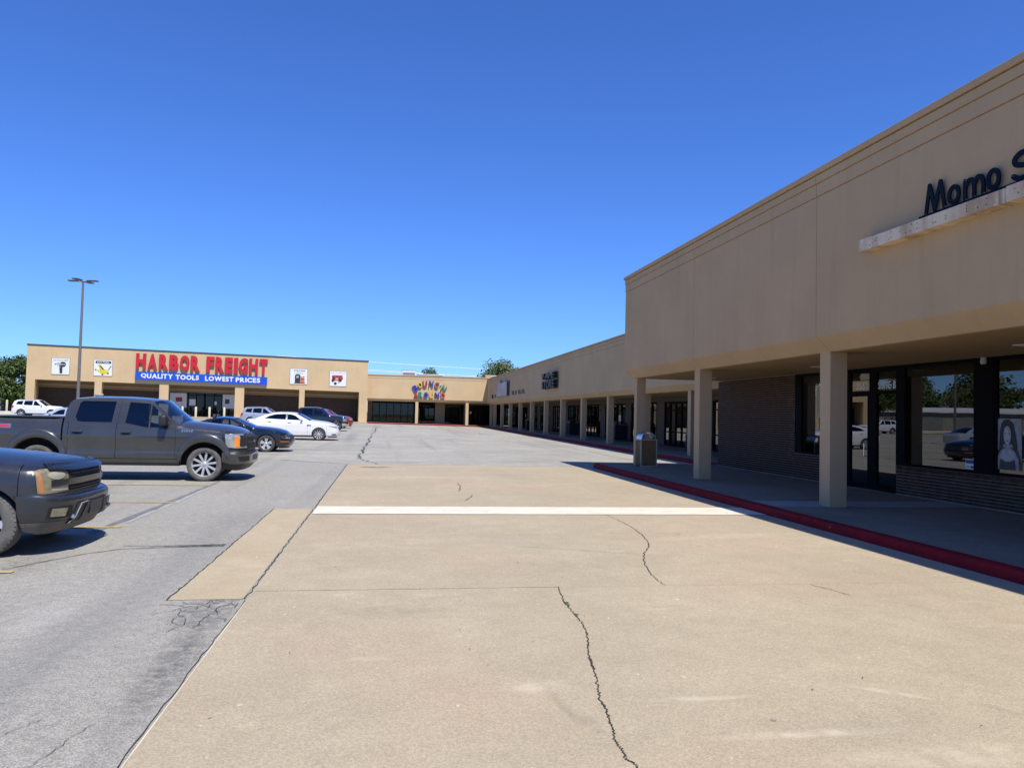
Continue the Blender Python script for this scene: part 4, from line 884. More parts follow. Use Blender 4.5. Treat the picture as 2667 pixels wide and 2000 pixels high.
# ------------------------------------------------------------------ vehicles
def li(tab, x):
    if x <= tab[0][0]: return tab[0][1]
    for (a, b), (c, d) in zip(tab[:-1], tab[1:]):
        if x <= c: return b+(d-b)*(x-a)/(c-a)
    return tab[-1][1]
class Car:
    """body panels are side/front elevations wrapped round a plan outline; x forward from the front axle, right side is -y"""
    def __init__(s, name, label, cat, loc, yaw, sp, paint, group='cars parked in the lot'):
        s.sp = sp; s.paint = paint
        s.root = empty(name, loc, yaw, label, cat, group)
        W, xn, xc, p = sp['W'], sp['xn'], sp['xc'], sp.get('p', 3.2); xt, xr, pr_ = sp['xt'], sp['xr'], sp.get('pr', 3.5)
        pts = []
        for i in range(121):
            t = (i/120)**1.6*math.pi/2
            pts.append((xc+(xn-xc)*math.cos(t)**(2/p), W*math.sin(t)**(2/p)))
        k = 60
        for i in range(1, k): pts.append((xc+(xr-xc)*i/k, W))
        for i in range(121):
            t = math.pi/2*(1-(1-i/120)**1.0) ; pts.append((xr+(xt-xr)*math.sin(t)**(2/pr_), W*max(0, math.cos(t))**(2/pr_)))
        s.pl = [pts[0]]
        for q in pts[1:]:
            if math.hypot(q[0]-s.pl[-1][0], q[1]-s.pl[-1][1]) > 1e-4: s.pl.append(q)
        s.S = [0]
        for a, b in zip(s.pl[:-1], s.pl[1:]): s.S.append(s.S[-1]+math.hypot(b[0]-a[0], b[1]-a[1]))
        nrm = []
        for i in range(len(s.pl)):
            a, b = s.pl[max(0, i-1)], s.pl[min(len(s.pl)-1, i+1)]; d = Vector((b[0]-a[0], b[1]-a[1])).normalized(); nrm.append((-d.y*-1 if False else d.y, -d.x))
        nrm[0] = (1, 0); nrm[-1] = (-1, 0); s.nrm = nrm
        # grid lines: where the outline has turned by 7 degrees, or every ds
        s.lines = []; last = 0; la = math.atan2(nrm[0][1], nrm[0][0]); ds = sp.get('ds', .12)
        for i in range(len(s.pl)):
            a = math.atan2(nrm[i][1], nrm[i][0])
            if abs(a-la) > rad(7) or s.S[i]-last > ds: s.lines.append(s.S[i]); last = s.S[i]; la = a
        s.zt = sorted(sp['ztop']); s.sec = sp['sec']
    def at(s, S):
        a = min(abs(S), s.S[-1]-1e-6); lo, hi = 0, len(s.S)-1
        while hi-lo > 1:
            m = (lo+hi)//2
            if s.S[m] <= a: lo = m
            else: hi = m
        f = (a-s.S[lo])/max(1e-9, s.S[hi]-s.S[lo]); L = lambda u, v: u+(v-u)*f
        n = Vector((L(s.nrm[lo][0], s.nrm[hi][0]), L(s.nrm[lo][1], s.nrm[hi][1]))).normalized()
        return L(s.pl[lo][0], s.pl[hi][0]), L(s.pl[lo][1], s.pl[hi][1]), n
    def sx(s, x):   # arc position of a side x
        lo, hi = 0, len(s.pl)-1
        while hi-lo > 1:
            m = (lo+hi)//2
            if s.pl[m][0] >= x: lo = m
            else: hi = m
        d = s.pl[lo][0]-s.pl[hi][0]; f = (s.pl[lo][0]-x)/d if d > 1e-9 else 0
        return s.S[lo]+(s.S[hi]-s.S[lo])*min(1, max(0, f))
    def sy(s, y):   # arc position of a front y (0 .. W)
        lo = 0
        while lo < len(s.pl)-2 and s.pl[lo+1][1] < y: lo += 1
        d = s.pl[lo+1][1]-s.pl[lo][1]; return s.S[lo]+(s.S[lo+1]-s.S[lo])*((y-s.pl[lo][1])/d if d > 1e-9 else 0)
    def pos(s, S, z, off=0, green=False):
        x, y, n = s.at(S)
        ins = n.y*n.y*li(s.sec, z)+n.x*n.x*li(s.sp['front'] if n.x > 0 else s.sp['rear'], z)
        if not green:
            zt = li(s.zt, x); r = s.sp.get('r', .07); t = (z-(zt-r))/r; ca, cb = s.sp.get('cab', (99, 98))
            fade = min(1, max(0, (x-ca)/.25, (cb-x)/.15))
            if t > 0: ins += fade*s.sp.get('rk', .9)*r*(1-math.sqrt(max(0, 1-min(t, 1)**2)))
        d = off-ins; return Vector((x+n.x*d, (y+n.y*d)*(-1 if S >= 0 else 1), z))
    def zb(s, x): return li(s.zt, x)
    def panel(s, name, poly, mat, holes=(), off=0, t=.02, both=True, parent=None, green=False, arc=False, dz=.07):
        cv = (lambda p: Vector((p[0], p[1], 0))) if arc else (lambda p: Vector((s.sx(p[0]), p[1], 0)))
        loops = [[cv(p) for p in L] for L in [poly]+list(holes)]
        tri = geometry.tessellate_polygon(loops); vs = [v for L in loops for v in L]
        bm = bmesh.new(); bv = [bm.verts.new(v) for v in vs]
        for a, b, c in tri:
            try: bm.faces.new((bv[a], bv[b], bv[c]))
            except ValueError: pass
        lo, hi = min(v.x for v in vs), max(v.x for v in vs); zl, zh = min(v.y for v in vs), max(v.y for v in vs)
        cuts = [x for x in s.lines if lo+.004 < x < hi-.004]
        if lo < 0: cuts += [-x for x in s.lines if lo+.004 < -x < hi-.004]+([0.] if hi > .01 else [])
        for x in cuts: bmesh.ops.bisect_plane(bm, geom=bm.verts[:]+bm.edges[:]+bm.faces[:], plane_co=(x, 0, 0), plane_no=(1, 0, 0), dist=1e-5)
        n = int((zh-zl)/dz)
        zs = [zl+(zh-zl)*i/(n+1) for i in range(1, n+1)]+[q[0] for q in s.sec if zl+.01 < q[0] < zh-.01]
        for z in zs: bmesh.ops.bisect_plane(bm, geom=bm.verts[:]+bm.edges[:]+bm.faces[:], plane_co=(0, z, 0), plane_no=(0, 1, 0), dist=1e-5)
        bmesh.ops.remove_doubles(bm, verts=bm.verts[:], dist=1e-5)
        for f in bm.faces:
            if f.normal.z > 0: f.normal_flip()
        bd = [e for e in bm.edges if len(e.link_faces) == 1]
        prm = {v: (v.co.x, v.co.y) for v in bm.verts}; inner = {}
        for e in bd:
            for v in e.verts:
                if v not in inner: inner[v] = bm.verts.new((0, 0, 0))
        for e in bd:
            a, b = e.verts; l = e.link_loops[0]; a, b = l.vert, l.link_loop_next.vert
            bm.faces.new((b, a, inner[a], inner[b]))
        for v, (S, z) in prm.items():
            v.co = s.pos(S, z, off, green)
            if v in inner: inner[v].co = s.pos(S, z, off-t, green)
        me = bpy.data.meshes.new(name); bm.to_mesh(me)
        me.materials.append(mat); me.polygons.foreach_set('use_smooth', [True]*len(me.polygons)); me.set_sharp_from_angle(angle=rad(38))
        r = [link(name, me, parent or s.root)]
        if both:
            for v in bm.verts: v.co.y *= -1
            for f in bm.faces: f.normal_flip()
            m2 = bpy.data.meshes.new(name); bm.to_mesh(m2); m2.materials.append(mat)
            m2.polygons.foreach_set('use_smooth', [True]*len(m2.polygons)); m2.set_sharp_from_angle(angle=rad(38)); r.append(link(name, m2, parent or s.root))
        bm.free(); return r
    def span(s, name, edge, mat, crown=lambda i, n: (0, 0), n=10, green=True, arc=False, pw=2., parent=None, rows=None):
        """surface from the right edge line across to the left one"""
        E_ = [s.pos(p[0] if arc else s.sx(p[0]), p[1], 0, green) for p in edge]
        vs, fs = [], []; m = len(E_)
        for i, e in enumerate(E_):
            cx, cz = crown(i, m)
            for j in range(n+1):
                v = -1+2*j/n; k = 1-abs(v)**pw; vs.append((e.x+cx*k, -e.y*v, e.z+cz*k))
        for i in range(m-1):
            for j in range(n): a = i*(n+1)+j; fs.append((a, a+1, a+n+2, a+n+1))
        mb = MB().add(vs, fs); o = mb.build(name, mat, parent or s.root, 50); return o
    def bottom(s, xa, xb, sill):
        """lower edge from rear xb forward to xa with the wheel arches"""
        xs = sorted(set([xb+(xa-xb)*i/40 for i in range(41)])); out = []; ar = s.sp['arch']
        def zz(x):
            z = sill
            for xw, zc, ra in ar:
                if abs(x-xw) < ra: z = max(z, zc+math.sqrt(ra*ra-(x-xw)**2))
            return z
        ex = []
        for xw, zc, ra in ar:
            for a in range(0, 181, 9):
                x = xw-ra*math.cos(rad(a))
                if xb < x < xa: ex.append((x, zc+ra*math.sin(rad(a)), 1))
            for sg in (-1, 1):
                x = xw+sg*ra
                if xb < x < xa: ex.append((x+sg*1e-4, sill, 1))
        pts = ex+[(x, sill, 0) for x in (xb, xa) if not any(abs(x-xw) < ra for xw, zc, ra in ar)]+[(x, zz(x), 0) for x in (xb, xa) if any(abs(x-xw) < ra for xw, zc, ra in ar)]
        pts.sort(key=lambda q: q[0]); return [(q[0], q[1]) for q in pts]
    def top(s, xa, xb, n=16):
        xs = sorted(set([xa+(xb-xa)*i/n for i in range(n+1)]+[q[0] for q in s.zt if xb < q[0] < xa]), reverse=True)
        return [(x, s.zb(x)) for x in xs]
    def side(s, cuts, names, sill, gap=.007):
        r = []
        for (a, b), nm in zip(zip(cuts[:-1], cuts[1:]), names):
            a2, b2 = a-gap/2, b+gap/2
            r.append(s.panel(nm, s.top(a2, b2)+s.bottom(a2, b2, sill), s.paint))
        return r
    def fascia(s, xf, zlo, mat=None, zhi=None, name='front_fascia', rear=False, t=.02):
        S0 = s.sx(xf)
        if rear:
            Ss = [S0+(s.S[-1]-S0)*i/24 for i in range(25)]
            f = lambda q: zhi if zhi else s.zb(s.at(q)[0])
            return s.panel(name, [(q, f(q)) for q in Ss]+[(s.S[-1], zlo), (S0, zlo)], mat or s.paint, both=True, arc=True)
        Ss = [-S0+2*S0*i/48 for i in range(49)]
        f = lambda q: zhi if zhi else s.zb(s.at(q)[0])
        return s.panel(name, [(q, f(q)) for q in Ss]+[(S0, zlo), (-S0, zlo)], mat or s.paint, both=False, arc=True, t=t)
    def hood(s, xc, crown, mat=None, pw=2.2):
        S1 = s.sx(xc); n = 26; Ss = [S1*(1-(i/n)) for i in range(n)]+[.01]
        ed = [(q, s.zb(s.at(q)[0])) for q in Ss]
        return s.span('hood', ed, mat or s.paint, lambda i, m: (0, crown*(min(1, (m-1-i)/(m*.55)))**.6), 14, False, True, pw)
    def wheels(s, pts, r, rr, wd, style, tyre=TYRE):
        first = None; W = s.sp['W']
        for (x, sg) in [(p, q) for p in pts for q in (-1, 1)]:
            if first is None:
                mb = MB(); h = wd/2
                mb.lathe([(rr*.97, -h*.62), (rr*1.03, -h*.78), (rr*.99, -h*.84), (rr*.95, -h*.7), (rr*.93, h*.7), (rr*.97, h*.8)], 40)
                first = wh = mb.build('wheel', ALLOY, s.root, 35)
                sp_ = MB(); ns = style['n']
                for k in range(ns):
                    a0 = 2*math.pi*k/ns+style.get('ph', 0)
                    for da in style.get('split', (0,)):
                        def P(rd, w_, y): 
                            a = a0+da*(rd/rr)**.8; c, s_ = math.cos(a), math.sin(a); return [(c*rd-s_*w_, y, s_*rd+c*w_), (c*rd+s_*w_, y, s_*rd-c*w_)]
                        w0, w1 = style['w0'], style['w1']; d = style.get('dish', .03)
                        A = P(rr*.16, w0*rr, -h*.55+d*.2); B = P(rr*.55, (w0*.5+w1*.5)*rr, -h*.62); C_ = P(rr*.965, w1*rr, -h*.66)
                        A2 = P(rr*.16, w0*rr, -h*.2); B2 = P(rr*.55, (w0*.5+w1*.5)*rr, -h*.3); C2 = P(rr*.965, w1*rr, -h*.35)
                        sp_.add(A+B+C_+A2+B2+C2, [(0,1,3,2),(2,3,5,4),(0,2,8,6),(2,4,10,8),(1,7,9,3),(3,9,11,5)])
                sp_.build('spokes', ALLOY, wh)
                MB().lathe([(0, -h*.66), (rr*.13, -h*.64), (rr*.19, -h*.55), (rr*.2, -h*.2)], 20).build('hub', ALLOY, wh, 35)
                MB().lathe([(rr*.0, -h*.05), (rr*.92, -h*.05), (rr*.92, h*.2)], 28).build('brake_disc', UNDER, wh)
                tm = MB(); pf = [(rr*.96, -h*.74), (rr*1.02, -h*.9), (rr*1.1, -h*.98), (rr+(r-rr)*.55, -h), (rr+(r-rr)*.82, -h*.95), (r*.985, -h*.82), (r, -h*.66), (r, -h*.3), (r*.985, -h*.27), (r, -h*.24), (r, h*.24), (r*.985, h*.27), (r, h*.3), (r, h*.66), (r*.985, h*.82), (rr+(r-rr)*.55, h), (rr*.96, h*.74)]
                tm.lathe(pf, 48)
                nb = 44
                for k in range(nb):   # shoulder tread blocks
                    a = 2*math.pi*k/nb; da = 2*math.pi/nb*.3
                    q = [(rd*math.cos(a+e), y, rd*math.sin(a+e)) for rd, y in ((r*1.006, -h*.5), (r*.985, -h*.9), (r*.93, -h*.985)) for e in (-da, da)]
                    tm.add(q, [(0, 1, 3, 2), (2, 3, 5, 4)])
                tm.build('tyre', tyre, wh, 40)
                wh.location = (x, sg*(W-wd/2-s.sp.get('wi', .02)), r)
            else:
                c = copy_tree(first, s.root); c.location = (x, sg*(W-wd/2-s.sp.get('wi', .02)), r)
                c.rotation_euler = (0, rad(20)*len(s.root.children), math.pi if sg > 0 else 0)
    def flare(s, xw, zc, r0, wd0, wd1, off, a0, a1, mat, n=36):
        for sg in (1, -1):
            vs, fs = [], []
            for i in range(n+1):
                a = rad(a0+(a1-a0)*i/n); w_ = wd0+wd1*math.sin(a)**1.5; k = min(1, min(i, n-i)/4+.25)
                for f, o in ((1, -.01), (.97, .25*off), (.80, .95*off), (.3, off), (.06, .8*off), (0, .55*off), (-.02, -.05)):
                    rr = r0+w_*f; x = xw+rr*math.cos(a); z = zc+rr*math.sin(a)
                    vs.append(s.pos(sg*s.sx(x), z, o*k if o > 0 else o, True))
            m = 7
            fs = [(i*m+j, i*m+j+1, (i+1)*m+j+1, (i+1)*m+j) for i in range(n) for j in range(m-1)]
            MB().add(vs, fs).build('wheel_arch_flare', mat, s.root, 60)
    def under(s, z0, z1, y):
        sp = s.sp; mb = MB(); ar = sp['arch']
        mb.box(sp['xt']+.25, sp['xn']-.25, -y, y, z0, z1)
        (a, _, ra), (b, _, rb) = ar[0], ar[1]
        for sg in (-1, 1):
            y1 = sg*(sp['W']-.10)
            mb.box(b+rb+.04, a-ra-.04, min(sg*y, y1), max(sg*y, y1), z0, z0+.12)
        mb.build('underbody', UNDER, s.root)
        for xw, zc, ra in ar:
            for sg in (-1, 1):
                vs = []; wl = MB()
                for i in range(13):
                    t = math.pi*i/12
                    for yy in (y*.9, sp['W']-.03): vs.append((xw-(ra+.015)*math.cos(t), sg*yy, zc+(ra+.015)*math.sin(t)))
                wl.add(vs, [(2*i, 2*i+1, 2*i+3, 2*i+2) for i in range(12)]); wl.build('wheel_well', UNDER, s.root)
    def glasshouse(s, outer, wins, wg, name='cab_side', wnames=None):
        s.panel(name, outer, s.paint, holes=wins, green=True, t=.04)
        for i, wpoly in enumerate(wins):
            g = wg[i] if isinstance(wg, (list, tuple)) else wg
            s.panel('side_window', wpoly, g, off=-.012, t=.004, green=True)
    def mirror(s, x, z, mat, sz=(.13, .2, .17), arm=True):
        for sg in (-1, 1):
            b = s.pos(s.sx(x)*(1 if sg < 0 else -1), z, 0, True)
            m = link('mirror', rbox_mesh('mirror', mat, sz[0], sz[1], sz[2], min(sz)*.3), s.root, (b.x+.02, b.y+sg*(sz[1]*.5+.05), z+.02))
            MB().tube([(b.x-.0-(b.x+.02), -sg*(sz[1]*.5+.06), -.05), (.0, -sg*sz[1]*.3, -.03)], .03, 8).build('arm', PLAST, m)
    def seats(s, xs, z, wd=.5):
        for x in xs:
            for y in (-.36, .36):
                st_ = link('seat', rbox_mesh('seat', SEATM, .5, wd, .18, .05), s.root, (x, y, z))
                bk = link('backrest', rbox_mesh('backrest', SEATM, .16, wd, .62, .06), st_, (-.28, 0, .36)); bk.rotation_euler = (0, rad(-14), 0)
                link('headrest', rbox_mesh('headrest', SEATM, .1, .26, .18, .045), st_, (-.40, 0, .78))

def arc_pts(xw, zc, r, a0, a1, n=18): return [(xw+r*math.cos(rad(a0+(a1-a0)*i/n)), zc+r*math.sin(rad(a0+(a1-a0)*i/n))) for i in range(n+1)]

# --- grey crew cab pickup
GREY = paint_mat('dark_grey_metallic', (.054, .054, .053), .4, .27)
FS = dict(cab=(-.6,-3.15), W=1.0, xn=.93, xc=.38, p=3.6, xt=-4.95, xr=-4.6, wi=.055, ds=.12,
  sec=[(.24,.12),(.42,.05),(.53,.02),(.655,.0),(.715,.03),(1.05,.012),(1.22,.03),(1.34,.075),(1.6,.15),(1.84,.225),(1.94,.30)],
  front=[(.24,.10),(.40,-.05),(.68,-.06),(.72,0.),(1.05,.0),(1.16,.06)], rear=[(.4,.0),(1.4,.03)],
  ztop=[(.95,1.13),(.7,1.17),(.4,1.215),(-.6,1.315),(-.8,1.25),(-1.35,1.25),(-1.8,1.335),(-3.14,1.34),(-3.15,1.455),(-5,1.455)],
  arch=[(0,.40,.53),(-3.68,.42,.56)], r=.09, rk=.8)
f1 = Car('pickup_truck', 'dark grey crew cab pickup truck with silver ten-spoke wheels, nose to the right', 'pickup truck', (-4.27, 20.25, 0), 0, FS, GREY)
f1.panel('fender', f1.top(.40, -.655)+f1.bottom(.40, -.655, .53), GREY)
dr = []
for a, b in ((-.662, -1.975), (-1.985, -3.02)): dr.append(f1.panel('door', f1.top(a, b)+[(b, .53)]+[(a, .53)] if a > -1 else f1.top(a, b)+[q for q in f1.bottom(a, b, .53)], GREY))
f1.panel('cab_corner', f1.top(-3.03, -3.135)+[(-3.135, .6), (-3.03, .6)], GREY)
f1.panel('rocker_panel', [(-.56, .52), (-3.1, .52), (-3.1, .43), (-.56, .43)], GREY, off=.0)
f1.panel('rocker_trim', [(-.56, .425), (-3.1, .425), (-3.1, .37), (-.56, .37)], PLAST, off=.0)
f1.panel('bed_side', [(-3.17, 1.455), (-4.6, 1.455)]+f1.bottom(-3.17, -4.6, .55), GREY)
f1.fascia(-4.6, .6, GREY, 1.45, 'tailgate', True)
# cab with real window openings
outer = [(-.60,1.312),(-.80,1.253),(-1.35,1.253),(-1.8,1.338),(-3.135,1.342),(-3.12,1.62),(-3.06,1.80),(-2.97,1.89),(-2.6,1.925),(-1.9,1.93),(-1.45,1.905),(-1.22,1.865)]
wf = [(-1.80,1.355),(-1.37,1.268),(-1.30,1.26),(-.83,1.262),(-.84,1.43),(-1.22,1.775),(-1.32,1.82),(-1.75,1.845)]
wr = [(-2.10,1.362),(-2.05,1.85),(-2.78,1.85),(-2.84,1.80),(-2.90,1.47),(-2.85,1.38),(-2.75,1.362)]
f1.glasshouse(outer, [wf, wr], [CABL, CABG])
f1.panel('pillar_seam', [(-1.965,1.34),(-1.975,1.34),(-1.935,1.90),(-1.925,1.90)], UNDER, off=.0015, t=.003, green=True)
f1.panel('window_divider', [(-1.24,1.262),(-1.275,1.262),(-1.275,1.80),(-1.24,1.78)], PLAST, off=.002, t=.02, green=True)
ap = [(-.60,1.315),(-.75,1.449),(-.9,1.58),(-1.05,1.716),(-1.22,1.866)]
f1.span('windscreen', ap, CABL, lambda i, m: (.20-.02*i, .015+.01*i), 12)
f1.span('roof', [(-1.22,1.866),(-1.33,1.89),(-1.45,1.906),(-1.9,1.931),(-2.6,1.926),(-2.97,1.891),(-3.06,1.80)], GREY, lambda i, m: (.12*(1-i/2) if i < 2 else 0, .05), 12)
f1.span('rear_window', [(-3.06,1.80),(-3.12,1.62),(-3.135,1.345)], CABG, lambda i, m: (-.03, .02))
f1.hood(-.60, .115, pw=2.6)
f1.span('cowl', [(-.58,1.317),(-.66,1.30)], PLAST, lambda i, m: (.15, .06))
f1.span('bed_cover', [(-3.16,1.452),(-3.6,1.452),(-4.2,1.452),(-4.8,1.452)], PLAST, lambda i, m: (0, .02), green=True)
f1.fascia(.405, .69, PLAST, None, 'front_fascia')
for sg in (1,):
    S = f1.sx; y_ = f1.sy
    hl = f1.panel('headlight', [(S(.46),1.135),(y_(.93),1.14),(y_(.62),1.14),(y_(.62),.80),(y_(.95),.80),(S(.50),.82)], LENS, off=.016, arc=True)
    for q, o in zip(hl, (0, 1)):
        pass
    for k, nm, pl, mt in ((0, 'marker_lamp', [(y_(.965),1.09),(y_(.90),1.09),(y_(.90),.83),(y_(.965),.83)], AMBER), (1, 'lamp_bezel', [(y_(.64),1.11),(y_(.885),1.11),(y_(.885),.84),(y_(.64),.84)], PLAST)):
        pn = f1.panel(nm, pl, mt, off=.024, arc=True, t=.012)
        for a, b in zip(pn, hl): a.parent = b
yg = f1.sy(.60)
gr = f1.panel('grille', [(-yg,1.13),(yg,1.13),(yg,.74),(-yg,.74)], PLAST, both=False, arc=True, off=.02, t=.03)[0]
for z in (.80, .87, .94, 1.0, 1.06): f1.panel('grille_bar', [(-yg+.03,z+.018),(yg-.03,z+.018),(yg-.03,z-.01),(-yg+.03,z-.01)], UNDER if z != .94 else PLASTG, both=False, arc=True, off=.04, t=.02, parent=gr)
f1.panel('badge', ell(0, .945, .11, .045, 18), M('badge_dark', (.05, .055, .07), .25, metal=.5), both=False, arc=True, off=.052, t=.02, parent=gr)
sb = f1.sx(.415)
bp = f1.panel('front_bumper', [(-sb,.685),(sb,.685),(sb,.47),(f1.sx(.6),.42),(-f1.sx(.6),.42),(-sb,.47)], GREY, both=False, arc=True, off=.03, t=.06)[0]
f1.panel('fog_recess', [(f1.sy(.62),.61),(f1.sy(.93),.60),(f1.sy(.90),.49),(f1.sy(.62),.49)], UNDER, arc=True, off=.035, t=.01, parent=bp)
f1.panel('number_plate_mount', [(-f1.sy(.28),.62),(f1.sy(.28),.62),(f1.sy(.28),.49),(-f1.sy(.28),.49)], PLASTG, both=False, arc=True, off=.045, t=.02, parent=bp)
s2 = f1.sx(.44); f1.panel('valance', [(-s2,.45),(s2,.45),(s2,.30),(f1.sx(.75),.26),(-f1.sx(.75),.26),(-s2,.30)], PLAST, both=False, arc=True, off=-.02, t=.03)
for xw in (0, -3.68):
    f1.flare(xw, .40 if xw == 0 else .42, .535 if xw == 0 else .565, .10, .12, .055, 6, 172, GREY)
for b, x in zip(dr, (-1.76, -2.82)):
    for o, sg in zip(b, (-1, 1)):
        p = f1.pos(f1.sx(x)*(1 if sg < 0 else -1), 1.13)
        h = link('handle', rbox_mesh('handle', GREY, .24, .04, .045, .015), o, (x, p.y+sg*.028, 1.145))
        f1.panel('handle_cup', ell(x, 1.115, .10, .035, 14), UNDER, off=.002, t=.004, both=False, parent=o) if sg < 0 else None
f1.mirror(-.93, 1.41, PLAST, (.17, .26, .26))
em = M('badge_silver', (.36, .40, .48), .25, metal=.8)
for k in range(5): f1.panel('emblem_letter', [(-.53+k*.055,1.17),(-.53+k*.055-.0,1.215),(-.49+k*.055,1.215),(-.49+k*.055,1.17)] if k % 2 else [(-.535+k*.055,1.165),(-.52+k*.055,1.225),(-.485+k*.055,1.225),(-.50+k*.055,1.165)], em, off=.004, t=.006, parent=None)
rd = M('decal_red', (.45, .04, .06), .4)
f1.panel('decal', [(-4.36,1.19),(-4.36,1.30),(-4.62,1.30),(-4.62,1.19)] if False else [(-4.24,1.19),(-4.24,1.29),(-4.55,1.29),(-4.55,1.19)], em, off=.002, t=.003); f1.panel('decal', [(-4.26,1.205),(-4.30,1.275),(-4.52,1.275),(-4.52,1.205)], rd, off=.0035, t=.003)
rp = link('roof_aerial', rbox_mesh('roof_aerial', M('aerial_grey', (.3, .32, .33), .4), .20, .09, .07, .025), f1.root, (-2.68, -.1, 2.0))
f1.under(.36, .95, .66); f1.seats([-1.55], .95); f1.seats([-2.55], .95)
boxo('dashboard', PLAST, -1.1, -.62, -.72, .72, .9, 1.27, f1.root, bevel=.04)
sw = MB().lathe([(.19+.017*math.cos(i*.785), .017*math.sin(i*.785)) for i in range(8)], 24, 'z', closed=True).build('steering_wheel', PLAST, f1.root, 60); sw.location = (-1.25, .38, 1.25); sw.rotation_euler = (0, rad(-62), 0)
f1.wheels((0, -3.68), .405, .292, .275, dict(n=10, w0=.075, w1=.09, ph=.16), TYRED)

# --- dark blue older SUV whose front fills the lower left
TBM = paint_mat('dark_blue_grey_metallic', (.022, .026, .033), .25, .34, .08, .45)
TS = dict(cab=(-.62,-3.75), W=.94, xn=.93, xc=.32, p=3.3, xt=-3.75, xr=-3.4, wi=.035, ds=.1,
  sec=[(.24,.10),(.36,.045),(.50,.015),(.72,.0),(.86,.004),(.98,.03),(1.10,.07),(1.18,.10),(1.45,.17),(1.75,.27),(1.80,.31)],
  front=[(.24,.12),(.34,.05),(.42,-.02),(.62,-.055),(.69,-.035),(.705,.035),(.72,.045),(.95,.05),(1.06,.08)], rear=[(.4,.0),(1.2,.05)],
  ztop=[(.95,1.03),(.7,1.04),(.5,1.05),(.2,1.08),(-.6,1.15),(-.8,1.16),(-3.8,1.19)], arch=[(.12,.37,.45),(-2.87,.37,.46)], r=.13, rk=.9)
tb = Car('sport_utility_vehicle', 'dark blue older SUV with clouded headlights, cut off by the left edge', 'SUV', (-4.60, 10.45, 0), 0, TS, TBM)
tb.side([.50, -.75, -1.75, -2.72, -3.4], ['fender', 'door', 'door', 'quarter_panel'], .42)
tb.glasshouse([(-.62,1.155),(-1.0,1.165),(-3.6,1.19),(-3.5,1.5),(-3.4,1.72),(-3.2,1.775),(-1.9,1.785),(-1.45,1.74),(-1.3,1.68)], [[(-1.0,1.2),(-1.72,1.21),(-1.70,1.70),(-1.5,1.67),(-1.38,1.60)], [(-1.8,1.21),(-2.6,1.215),(-2.5,1.71),(-1.78,1.71)], [(-2.75,1.22),(-3.4,1.23),(-3.3,1.66),(-2.68,1.69)]], CABG)
tb.span('windscreen', [(-.62,1.156),(-.85,1.335),(-1.08,1.51),(-1.3,1.681)], CABL, lambda i, m: (.20, .02))
tb.span('roof', [(-1.3,1.681),(-1.45,1.742),(-1.9,1.786),(-2.6,1.785),(-3.2,1.776),(-3.4,1.72)], TBM, lambda i, m: (.1 if i < 1 else 0, .06))
tb.span('rear_window', [(-3.4,1.72),(-3.5,1.5),(-3.6,1.19)], CABG, lambda i, m: (-.05, 0)); tb.fascia(-3.4, .5, TBM, 1.18, 'tailgate', True)
tb.hood(-.62, .075, pw=2.8)
tb.span('cowl', [(-.60,1.158),(-.70,1.15)], PLAST, lambda i, m: (.16, .05))
S = tb.sx; y_ = tb.sy; x1 = .505
tb.panel('front_fascia', [(-S(x1),.975),(-y_(.7),.995),(0,1.0),(y_(.7),.995),(S(x1),.975)] and [(q, tb.zb(tb.at(q)[0])) for q in [-S(x1)+2*S(x1)*i/48 for i in range(49)]]+[(S(x1),.69),(-S(x1),.69)], TBM, both=False, arc=True)
bp = tb.panel('front_bumper', [(-S(.49),.70),(S(.49),.70),(S(.505),.50),(S(.53),.40),(-S(.53),.40),(-S(.505),.50)], TBM, both=False, arc=True, off=.02, t=.05, dz=.04)[0]
tb.panel('bumper_trim', [(-S(.53),.395),(S(.53),.395),(S(.56),.30),(S(.70),.255),(-S(.70),.255),(-S(.56),.30)], M('dusty_trim', (.095, .088, .08), .6), both=False, arc=True, off=.022, t=.06)
hl = tb.panel('headlight', [(S(.66),.985),(S(.70),.998),(y_(.80),1.005),(y_(.56),.99),(y_(.51),.95),(y_(.51),.865),(y_(.74),.85),(y_(.76),.80),(y_(.51),.80),(y_(.51),.735),(S(.72),.715),(S(.69),.725)], LENSO, arc=True, off=.014, t=.03, dz=.05)
mk = tb.panel('marker_lamp', [(S(.672),.97),(S(.71),.982),(S(.75),.73),(S(.70),.73)], M('aged_amber', (.38, .17, .065), .3, var=.2), arc=True, off=.018, t=.01)
fg = tb.panel('reflector', ell(y_(.70), .925, .13, .048, 18), M('clouded_reflector', (.34, .33, .26), .25, coat=.5), arc=True, off=.019, t=.01)
dl = tb.panel('running_lamp', [(y_(.53),.79),(y_(.77),.79),(y_(.77),.745),(y_(.53),.745)], M('clouded_lamp', (.38, .36, .29), .3, coat=.4), arc=True, off=.018, t=.01)
for grp in (mk, fg, dl):
    for a, b in zip(grp, hl): a.parent = b
gr = tb.panel('grille', [(-y_(.50),.985),(y_(.50),.985),(y_(.50),.73),(-y_(.50),.73)], UNDER, both=False, arc=True, off=.012, t=.03)[0]
tb.panel('grille_bar', [(-y_(.78),.872),(y_(.78),.872),(y_(.78),.802),(-y_(.78),.802)], TBM, both=False, arc=True, off=.032, t=.03, parent=gr)
tb.panel('hood_lip', [(q, tb.zb(tb.at(q)[0])+.028) for q in [-y_(.80)+2*y_(.80)*i/40 for i in range(41)]]+[(y_(.80),1.0),(y_(.46),.972),(-y_(.46),.972),(-y_(.80),1.0)], M('bug_shield', (.012, .014, .018), .35, coat=.25), both=False, arc=True, off=.06, t=.05)
for z in (.93, .955, .76): tb.panel('grille_slat', [(-y_(.48),z+.005),(y_(.48),z+.005),(y_(.48),z-.005),(-y_(.48),z-.005)], PLASTG, both=False, arc=True, off=.018, t=.01, parent=gr)
